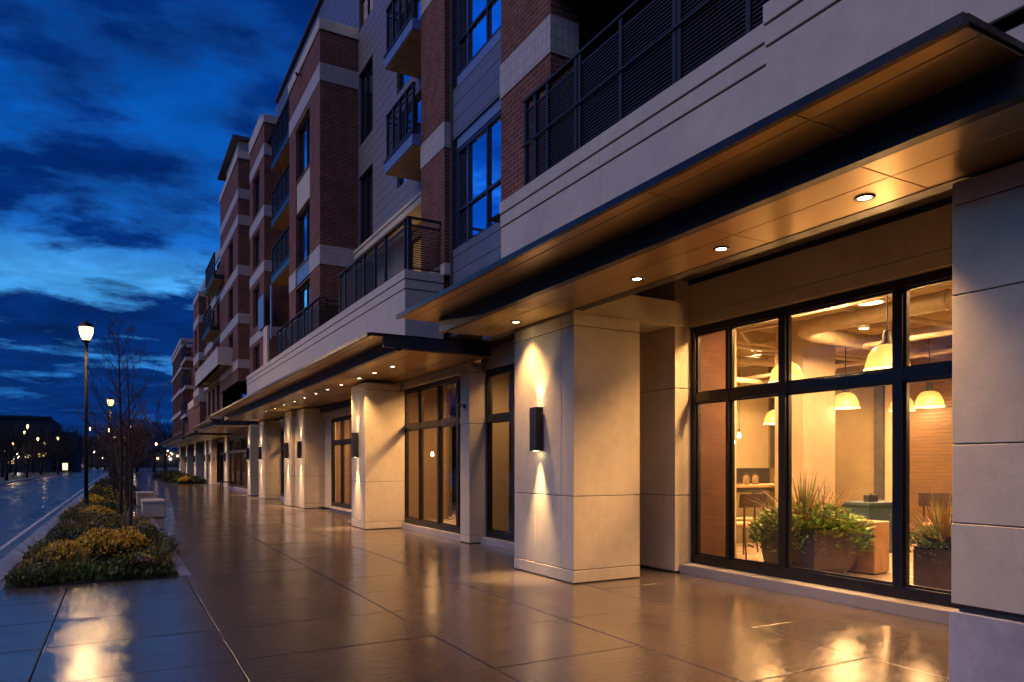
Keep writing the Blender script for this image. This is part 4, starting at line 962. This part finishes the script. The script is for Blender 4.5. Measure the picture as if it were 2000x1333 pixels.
# planting bed
def in_bed(): return -1.28 + rnd()*2.0, 11.25 + (rnd()**1.5)*60
mb = MB()
for k in range(30000):
    x, y = in_bed()
    if .25 < x and 21.4 < y < 33.6: continue
    n = math.sin(x*3.1+y*.9)+math.sin(y*1.7-x*2.2)
    mi = (0 if rnd() < .7 else 1) if n < -.1 else (1 if rnd() < .7 else 2)
    z = -.03 + rnd()*(.14+.06*n)
    s = .06 + .0007*y
    mb.leaf(Vector((x,y,max(-.02,z))), Vector((rnd()-.5,rnd()-.5,.3+rnd())), s*(.7+.9*rnd()), s*.6, mi)
tag(mb.build('ground_cover', ['leaf_dark','leaf_olive','leaf_green']), 'low dark green ground cover filling the roadside flower bed', 'ground cover', kind='stuff')
def shrub_mesh(kind):
    mb = MB()
    if kind == 'yellow':
        leafy(mb, 1300, .42, .36, .42, (0,0,0), .055, (0,0,1)); 
        for k in range(650):
            a = rnd()*6.283; u = rnd()**.5; z = .42*(1-.55*u*u)+(rnd()-.5)*.16
            mb.leaf(Vector((math.cos(a)*.43*u, math.sin(a)*.37*u, z)), Vector((rnd()-.5,rnd()-.5,.8*rnd())), .045+.02*rnd(), .036, 2)
        return mb, ['leaf_dark','leaf_olive','flower_yellow']
    if kind == 'gold':
        leafy(mb, 1500, .46, .40, .34, (0,0,0), .06, (0,1,1)); leafy(mb, 220, .46, .4, .40, (0,0,.03), .045, (2,)); return mb, ['leaf_dark','leaf_olive','flower_yellow']
    if kind == 'pink':
        leafy(mb, 800, .30, .28, .28, (0,0,0), .05, (0,0,1)); leafy(mb, 190, .30, .28, .36, (0,0,.04), .04, (2,)); return mb, ['leaf_dark','leaf_olive','flower_pink']
    if kind == 'dark':
        leafy(mb, 1900, .50, .45, .52, (0,0,0), .06, (0,0,0,1)); return mb, ['leaf_dark','leaf_olive']
    if kind == 'green':
        leafy(mb, 1100, .36, .32, .28, (0,0,0), .06, (0,0,1)); return mb, ['leaf_green','leaf_dark']
    mb = spike_plant(190, .72, 1.0, 'xx', .018, droop=1.2); return mb, ['blade_green', 'blade_bronze']
KN = {'yellow':('yellow_flower_shrub','yellow flowering shrub'),'gold':('golden_shrub','low golden green shrub'),'pink':('pink_flower_shrub','small pink flowering shrub'),'dark':('dark_shrub','dark green rounded shrub'),'green':('green_shrub','bright green low shrub'),'tuft':('grass_tuft','tuft of fine arching grass')}
protos = {}
random.seed(77)
SHR = [('yellow',-.72,12.9,1.0,'in the front row, beside the kerb'),('yellow',-.25,13.4,1.15,'in the front row, the fullest of all'),('yellow',.12,13.7,1.0,'in the front row, near the thin tree trunk'),
 ('gold',-.95,12.1,.8,'at the front kerb corner'),('green',-.55,11.9,.8,'at the very front edge'),('green',-.05,11.85,.9,'at the front edge, in the middle'),('gold',.18,12.0,.8,'at the front edge, just off the middle'),
 ('tuft',.55,12.5,1.0,'at the front corner by the pavement'),('tuft',-1.12,11.65,.8,'at the front corner by the road kerb'),('tuft',.28,12.3,.7,'between the front shrubs and the corner tuft'),('pink',.34,11.75,.75,'at the front edge near the pavement'),('pink',-.85,11.6,.65,'at the front edge near the kerb'),
 ('dark',.48,14.3,1.0,'beside the thin tree trunk by the pavement'),('dark',-.75,15.0,1.05,'behind the yellow shrubs by the kerb'),('dark',-.1,15.6,1.0,'behind the yellow shrubs in the middle'),('dark',.35,16.3,.9,'second row by the pavement edge'),
 ('gold',-.4,17.0,1.2,'in the middle of the bed, lit by the lamp'),('tuft',-.05,17.8,1.3,'mid bed, before the second trunk'),('gold',.35,18.3,1.0,'mid bed on the pavement side'),('pink',-1.0,18.6,1.1,'by the kerb in mid bed'),('dark',-.7,19.8,1.1,'by the kerb before the lamp post'),
 ('gold',-.2,20.6,1.2,'just before the lamp post'),('tuft',.1,21.8,1.3,'before the stone benches'),('yellow',-.5,22.8,1.1,'near the foot of the lamp post'),('gold',-.95,24.2,1.2,'by the kerb at the lamp post'),('dark',-.2,25.0,1.1,'beside the stone bench'),
 ('gold',-.4,27.5,1.3,'right behind the lamp post'),('tuft',.0,29.0,1.4,'beside the farther bench'),('yellow',-.8,30.5,1.1,'by the kerb behind the lamp post'),('gold',.0,32.0,1.4,'at the far end of the farther bench'),('dark',-.6,34.5,1.3,'past the benches by the kerb'),('pink',.45,35.0,1.4,'past the benches by the pavement'),
 *[('tuft', x_, y_, s_, w_) for (x_,y_,s_,w_) in ((-.95,12.6,1.0,'by the kerb among the front yellow shrubs'),(-.5,12.3,.8,'between the front shrubs and the yellow flowers'),(.62,13.6,1.1,'on the pavement edge near the thin tree'),(-1.1,13.9,1.1,'by the kerb behind the yellow flowers'),(-.35,14.4,1.2,'just behind the yellow flowers'),(.1,15.0,1.1,'beside the foot of the thin tree'),(-.9,16.4,1.2,'by the kerb in front of the mid bed'),(.1,16.9,1.3,'in the second row'),(-.6,18.3,1.3,'mid bed toward the kerb'),(.5,19.6,1.2,'mid bed by the pavement edge'),(-.95,21.5,1.3,'by the kerb short of the lamp post'))],
 ('gold',-.1,37.0,1.5,'far along the bed, first past the benches'),('dark',.4,39.5,1.5,'far along the bed on the pavement side'),('gold',-.7,41.5,1.5,'far along the bed on the kerb side'),('dark',.0,44.5,1.6,'far along the bed among the rust trees'),('pink',.5,47,1.5,'far along the bed at the last rust tree'),('dark',-.5,50,1.7,'at the second lamp post'),('green',.4,53,1.7,'past the rust trees')]
for (k,x,y,s,w) in SHR:
    nm, lb = KN[k]
    if k not in protos:
        mbk, mats = shrub_mesh(k); o = mbk.build(nm, mats); protos[k] = o
    else: o = protos[k].copy(); COL.objects.link(o)
    o.location = (x,y,-.03); o.rotation_euler = (0,0,rnd()*6); o.scale = (s,s,s*(.85+.3*rnd())*(.62 if k == 'tuft' else .85 if k == 'dark' else 1))
    tag(o, lb + ' ' + w, 'shrub' if k != 'tuft' else 'grass tuft', 'plants in the roadside flower bed')
# far flower bed in front of the pillars
mb = MB(); mb.face([(4.3,62.5,.012),(6.45,62.5,.012),(6.45,95,.012),(4.3,95,.012)]); struct('far_bed_soil', mb, 'soil')
for i,(k,x,y,s) in enumerate((('dark',5.6,63.4,1.6),('yellow',4.9,63.6,1.5),('gold',5.2,66,1.7),('green',4.7,68.5,2.0),('dark',5.4,70,2.0),('dark',4.7,73,2.2),('gold',5.3,76,2.0),('green',4.7,79,2.4),('dark',5.2,83,2.4),('dark',4.6,87,2.5),('green',5.0,91,2.5))):
    o = protos[k].copy(); COL.objects.link(o); o.location = (x,y,0); o.scale = (s,s,s*.8); o.rotation_euler = (0,0,rnd()*6)
    tag(o, '%s in the far bed before the pillars, %s going away' % (KN[k][1], ORD[i]), 'shrub', 'shrubs in the far flower bed')

# bare trees
def branch(mb, p, d, L, r, lev, nsub=5, curve=.25, mi=0, leaves=None):
    pts = [Vector(p)]; rad = [r]; n = 4
    d = Vector(d).normalized()
    for k in range(n):
        d = (d + Vector((rnd()-.5, rnd()-.5, rnd()*.35))*curve).normalized()
        pts.append(pts[-1] + d*L/n); rad.append(max(.0025, r*(1-(k+1)/n*.75)))
    mb.tube(pts, rad, 6 if lev == 0 else 4, mi, False)
    if lev > 0:
        for k in range(nsub):
            t = .25+.7*rnd(); i = min(n-1, int(t*n)); q = pts[i].lerp(pts[i+1], t*n-i)
            a = Vector((rnd()-.5, rnd()-.5, rnd()*.5)).normalized()
            branch(mb, q, d*.75+a*.75, L*(.34+.25*rnd()), r*.5, lev-1, nsub, curve, mi, leaves)
    if leaves is not None and lev <= 0:
        for k in range(leaves):
            q = pts[0].lerp(pts[-1], rnd()); mb.leaf(q, Vector((rnd()-.5,rnd()-.5,rnd()-.6)), .05+.03*rnd(), .035, 1)
def leader_tree(h, r, first, nb, lmax, lev, nsub, lean=(0,0)):
    tr = MB(); pts = []; rad = []
    for k in range(9):
        t = k/8; pts.append((lean[0]*t + .03*math.sin(t*5), lean[1]*t + .02*math.sin(t*7), h*t)); rad.append(max(.004, r*(1-t)**.8 + .003))
    rad[0] = r*1.3
    tr.tube(pts, rad, 8)
    cr = MB(); a = rnd()*6
    for k in range(nb):
        t = first + (1-first)*(k/nb)**.9*.97
        i = min(7, int(t*8)); q = Vector(pts[i]).lerp(Vector(pts[i+1]), t*8-i)
        a += 2.4 + rnd()*.5; el = .65+.35*rnd()
        d = Vector((math.cos(a)*math.cos(el), math.sin(a)*math.cos(el), math.sin(el)))
        branch(cr, q, d, lmax*(1-(t-first)/(1-first)*.82)*(.75+.4*rnd()), max(.004, r*.42*(1-t)+.003), lev, nsub, .22)
    return tr, cr
def tree(name, label, loc, trmb, crmb, bark='bark', crm=None, group=None, cat='tree'):
    t = thing(name, label, cat, loc, group=group)
    trmb.build('trunk', bark, t, smooth=True, local=True); crmb.build('crown', crm or bark, t, local=True); return t
random.seed(5)
tr, cr = leader_tree(5.3, .045, .32, 32, 1.75, 2, 4); tree('bare_tree', 'taller slender bare tree with upswept twigs in the flower bed', (.05,20.6,-.03), tr, cr)
tr, cr = leader_tree(3.7, .035, .5, 11, .7, 1, 4); tree('bare_tree', 'thin young bare tree beside the yellow shrubs at the front of the bed', (.19,14.9,-.03), tr, cr)
def rust_tree(seed, h):
    random.seed(seed); tr = MB(); cr = MB()
    for k in range(5):
        a = k*1.26+rnd(); tr.tube([(math.cos(a)*.08,math.sin(a)*.08,0),(math.cos(a)*.18,math.sin(a)*.18,h*.3),(math.cos(a)*.35,math.sin(a)*.35,h*.6)], [.04,.03,.018], 6)
        for j in range(8):
            t = .25+.75*rnd(); q = Vector((math.cos(a)*.35*t,math.sin(a)*.35*t,h*.6*t)); b_ = rnd()*6.28
            branch(cr, q, (math.cos(b_)*.8,math.sin(b_)*.8,.9), h*.36, .013, 2, 3, .3, 0, 5)
    return tr, cr
RT = [(.25,29.5,4.0,'first past the benches'),(-.05,35.5,4.2,'second past the benches'),(.3,41.5,4.4,'third past the benches'),(.0,48,4.6,'fourth past the benches')]
t0 = None
for i,(x,y,h,l) in enumerate(RT):
    if i < 2:
        tr, cr = rust_tree(20+i, h); o = tree('rust_leaf_tree', 'x', (x,y,-.03), tr, cr, 'bark', ['bark','leaf_rust']); t0 = o
    else: o = copy_tree(t0); o.location = (x,y,-.03); o.rotation_euler = (0,0,i*1.3); o.scale = (1.05,1.05,h/4.2)
    tag(o, 'multi stemmed rust leaved tree in the roadside bed, ' + l, 'tree', 'rust leaved trees in the bed')
# far bare trees across the road and at the end of the street
def big_bare(seed, h):
    random.seed(seed); tr = MB(); cr = MB(); tr.tube([(0,0,0),(.05,0,h*.2),(0,.05,h*.45)], [.16,.12,.09], 8)
    for k in range(14):
        a = k*2.4; el = .5+.6*rnd(); branch(cr, (0,0,h*(.25+.2*rnd())), (math.cos(a)*math.cos(el),math.sin(a)*math.cos(el),math.sin(el)), h*.5, .06, 2, 6, .3)
    return tr, cr
bb = []
for s in (31, 32, 33):
    tr, cr = big_bare(s, 6.0); bb.append((tr, cr))
FT = [(52,84,5.2,'on the verge just past the orange lamp'),(12,70,5.5,'at the edge of the picture across the road'),(113,118,6.5,'in front of the lit bus shelter'),(80,105,6.5,'between the far lamps across the road'),(30,115,8,'before the dark far building, the tallest there'),(128,170,9,'down the road past the bus shelter'),(5,95,7,'before the dark far building, at its end'),
      (148,240,11,'far down the road behind the pale van'),(205,210,13,'at the end of the road by the lamp posts'),(232,170,11,'behind the rust trees, farther along the bed'),(268,150,10,'behind the rust trees, beside the far block'),(300,135,10,'close to the corner of the far block'),(190,260,14,'at the vanishing end of the road'),(105,150,9,'beside the stepped end of the dark building'),(322,160,12,'just before the farthest canopy end'),(250,220,14,'at the back of the street beyond the trees'),(20,140,10,'before the dark far building, near the edge of view'),(64,150,10,'before the middle of the dark far building'),(92,190,13,'rising behind the stepped end of the dark building'),(120,260,15,'tall, beyond the bus shelter'),(160,300,16,'tall, at the bend of the road'),(178,330,17,'tallest, near the vanishing end of the road')]
roots = []
for i,(px,d,h,l) in enumerate(FT):
    x, y = gpos(px, d)
    if i < 3: o = tree('bare_tree', 'x', (x,y,-.12), *bb[i], bark='bark_dark'); roots.append(o)
    else: o = copy_tree(roots[i % 3]); o.location = (x,y,-.12); o.rotation_euler = (0,0,i*1.7)
    k = h/6.0; o.scale = (k*1.15,k*1.15,k); tag(o, 'distant dark bare tree ' + l, 'tree', 'distant bare trees')
# distant buildings, shelter, van
m_plain('far_wall', (.030,.031,.036), .8); m_plain('van_paint', (.62,.58,.52), .3); m_plain('tyre', (.012,.012,.012), .8)
t = thing('far_building', 'dark flat roofed building far across the road with a few lit windows', 'building', (-36,185,0))
mb = MB(); mb.box(-120,-12.6,183,215,-.3,11.6); mb.box(-12.6,-8.2,185,215,-.3,8.7); mb.box(-120,-50,186,215,11.6,12.4); part('wall', mb, 'far_wall', t)
mb = MB(); mb.box(-120,-12.4,182.6,183,11.3,11.9); mb.box(-50,-30,184,190,11.61,13.0); part('roof', mb, 'black_metal', t)
random.seed(3)
for k in range(9):
    x = -14-rnd()*22; z = 1.6+rnd()*2.0; mb = MB(); mb.box(x,x+.5+rnd(),182.9,182.98,z,z+.8); part('window', mb, 'far_glow_white' if k % 3 == 0 else 'lit_room', t)
t = thing('low_buildings', 'long dark low building closing the far end of the road', 'building', (0,420,0))
mb = MB(); mb.box(-60,60,420,440,-.3,9); mb.box(-10,10,419,420,-.3,13); part('wall', mb, 'far_wall', t)
for k in range(14):
    x = -22+rnd()*50; z = 1.5+rnd()*6; mb = MB(); mb.box(x,x+.9,418.8,419.0 if abs(x) < 10 else 419.9,z,z+.9); part('window', mb, 'far_glow' if k % 2 else 'far_glow_white', t)
x, y = gpos(113, 150)
t = thing('bus_shelter', 'glass bus shelter with lit poster panel across the road', 'bus shelter', (x,y,-.1))
mb = MB(); mb.box(-1.9,2.0,-.1,1.2,2.25,2.35); mb.build('roof', 'black_metal', t, local=True)
mb = MB(); mb.face([(-1.8,1.1,.2),(.5,1.1,.2),(.5,1.1,2.2),(-1.8,1.1,2.2)]); mb.build('glass_panel', 'shop_glass', t, local=True)
mb = MB(); mb.box(.75,1.85,-.06,.06,.35,2.0); mb.build('poster_frame', 'black_metal', t, local=True); mb = MB(); mb.box(.82,1.78,-.08,-.061,.45,1.92); mb.build('poster', 'poster_glow', t, local=True)
for px_ in (-1.8, .5, 1.9): mb = MB(); mb.box(px_-.04,px_+.04,1.06,1.14,0,2.25); mb.build('post', 'black_metal', t, local=True)
x, y = gpos(149, 205)
t = thing('parked_van', 'pale van standing far down the road', 'van', (x,y,-.12), rz=.25)
mb = MB(); 
prof = [(-2.4,.35),(-2.4,1.75),(-2.2,1.95),(1.2,1.95),(1.75,1.25),(2.35,1.05),(2.45,.4)]
for i in range(len(prof)):
    (a,za),(c_,zc) = prof[i], prof[(i+1) % len(prof)]; mb.face([(a,-.9,za),(c_,-.9,zc),(c_,.9,zc),(a,.9,za)])
mb.face([(a,-.9,z) for a,z in prof]); mb.face([(a,.9,z) for a,z in reversed(prof)]); mb.build('body', 'van_paint', t, local=True, bevel=.05)
mb = MB(); mb.box(-2.0,1.0,-.912,-.902,1.2,1.7); mb.build('window', 'dark_void', t, local=True)
for sx in (-1.5,1.5):
    for sy in (-.85,.85): mb = MB(); mb.tube([(sx,sy-.1,.35),(sx,sy+.1,.35)], .35, 14); mb.build('wheel', 'tyre', t, local=True)
lamp('added_van_light', 'POINT', (x-1,y-7,5), 500, (1,.75,.5), None, size=.3)  # added light with no fitting, keeps the van from going dark

# ================================================================ world, sun, camera
w = bpy.data.worlds.new('World'); SC.world = w; w.use_nodes = True
class WT(NT):
    def __init__(s, tree): s.t = tree; s.t.nodes.clear()
t = WT(w.node_tree)
D = t.n('TexCoord').outputs['Generated']; sp = t.n('SeparateXYZ', None, Vector=t.vmath('NORMALIZE', D))
z = t.math('MAXIMUM', sp.outputs[2], 0.0)
den = t.math('ADD', z, .16)
P = t.n('CombineXYZ', None, X=t.math('DIVIDE', sp.outputs[0], den), Y=t.math('DIVIDE', sp.outputs[1], den), Z=0.0).outputs[0]
P = t.vmath('ADD', P, (3.3, 1.7, 0))
n1 = t.noise(t.vmath('MULTIPLY', P, (.75, 1.05, 1)), 1.0, 7, .56, .35)
n2 = t.noise(t.vmath('MULTIPLY', P, (3.0, 3.6, 1)), 1.0, 8, .62, .15)
dens = t.math('ADD', t.math('MULTIPLY', n1, .62), t.math('MULTIPLY', n2, .38))
clear = t.ramp(z, [(0, (.004,.050,.24)), (.06, (.004,.085,.36)), (.11, (.020,.20,.62)), (.15, (.045,.30,.76)), (.225, (.060,.35,.82)), (.27, (.008,.13,.52)), (.34, (.002,.085,.41)), (.5, (.0006,.052,.29)), (1, (.0004,.03,.16))])
cloud = t.ramp(z, [(0, (.0015,.024,.14)), (.10, (.001,.026,.155)), (.20, (.0006,.022,.145)), (.35, (.0003,.023,.165)), (.6, (.0002,.024,.17)), (1, (.0002,.018,.10))])
gap = t.math('SUBTRACT', 1.0, t.math('MINIMUM', t.math('ABSOLUTE', t.math('DIVIDE', t.math('SUBTRACT', z, .222), .040)), 1.0))
leftw = t.maprange(sp.outputs[0], .28, -.10, .15, 1.0, True)
dens = t.math('SUBTRACT', dens, t.math('MULTIPLY', t.math('MULTIPLY', gap, leftw), .165))
low = t.maprange(z, .10, .0, 0, .05)
dens = t.math('ADD', t.math('ADD', dens, low), t.maprange(z, .25, .30, 0, .055, True))
mask = t.maprange(dens, .430, .515, 0, 1, True)
edge = t.math('MULTIPLY', mask, t.math('SUBTRACT', 1.0, mask))
mot = t.maprange(t.noise(t.vmath('MULTIPLY', P, (1.6, 2.0, 1)), 1.7, 7, .62, .5), .3, .72, .62, 1.5)
col = t.mix(mask, clear, cloud)
col = t.mix(1.0, col, t.n('CombineXYZ', None, X=mot, Y=mot, Z=mot).outputs[0], 'MULTIPLY')
col = t.mix(t.math('MULTIPLY', edge, .35), col, (.022,.085,.33))
west = t.math('ADD', 1.0, t.math('MULTIPLY', t.maprange(sp.outputs[0], -.14, -.45, 0, 2.9, True), t.maprange(z, .12, .34, .05, 1, True)))
col = t.mix(1.0, col, t.n('CombineXYZ', None, X=west, Y=west, Z=west).outputs[0], 'MULTIPLY')
sky = t.n('TexSky', {'sky_type': 'NISHITA', 'sun_disc': False, 'sun_elevation': R(-3.0), 'sun_rotation': R(-95)}).outputs[0]
bg1 = t.n('Background', None, Color=col, Strength=1.0); bg2 = t.n('Background', None, Color=sky, Strength=.01)
o = t.n('OutputWorld'); t.put(o.inputs[0], t.n('AddShader', None, _0=bg1.outputs[0], _1=bg2.outputs[0]).outputs[0])
# added fill light: a weak, very soft sun from the street side
s = bpy.data.lights.new('fill_sun', 'SUN'); s.energy = 1.1; s.angle = R(50); s.color = (1, .73, .50)
so = bpy.data.objects.new('fill_sun', s); COL.objects.link(so); so.rotation_euler = Vector((1, .12, -1.0)).to_track_quat('-Z', 'Y').to_euler(); so.location = (-20, -5, 20)
cam = bpy.data.cameras.new('camera'); cam.lens = 36*F/2000; cam.sensor_width = 36; cam.shift_y = (907-666.5)/2000; cam.clip_start = .05; cam.clip_end = 4000
co = bpy.data.objects.new('camera', cam); COL.objects.link(co); co.location = (0,0,EYE); co.rotation_euler = (R(90), 0, -TH); SC.camera = co
SC.render.engine = 'CYCLES'; cy = SC.cycles
cy.use_denoising = True; cy.max_bounces = 9; cy.diffuse_bounces = 4; cy.glossy_bounces = 4; cy.transparent_max_bounces = 16; cy.transmission_bounces = 6
cy.caustics_reflective = False; cy.caustics_refractive = False; cy.sample_clamp_indirect = 4; cy.sample_clamp_direct = 0; cy.use_light_tree = True; cy.blur_glossy = .6
try: cy.denoiser = 'OPENIMAGEDENOISE'; cy.denoising_input_passes = 'RGB_ALBEDO_NORMAL'
except Exception: pass
vs = SC.view_settings; vs.view_transform = 'Standard'; vs.look = 'None'; vs.exposure = 0; vs.gamma = 1; vs.use_curve_mapping = False
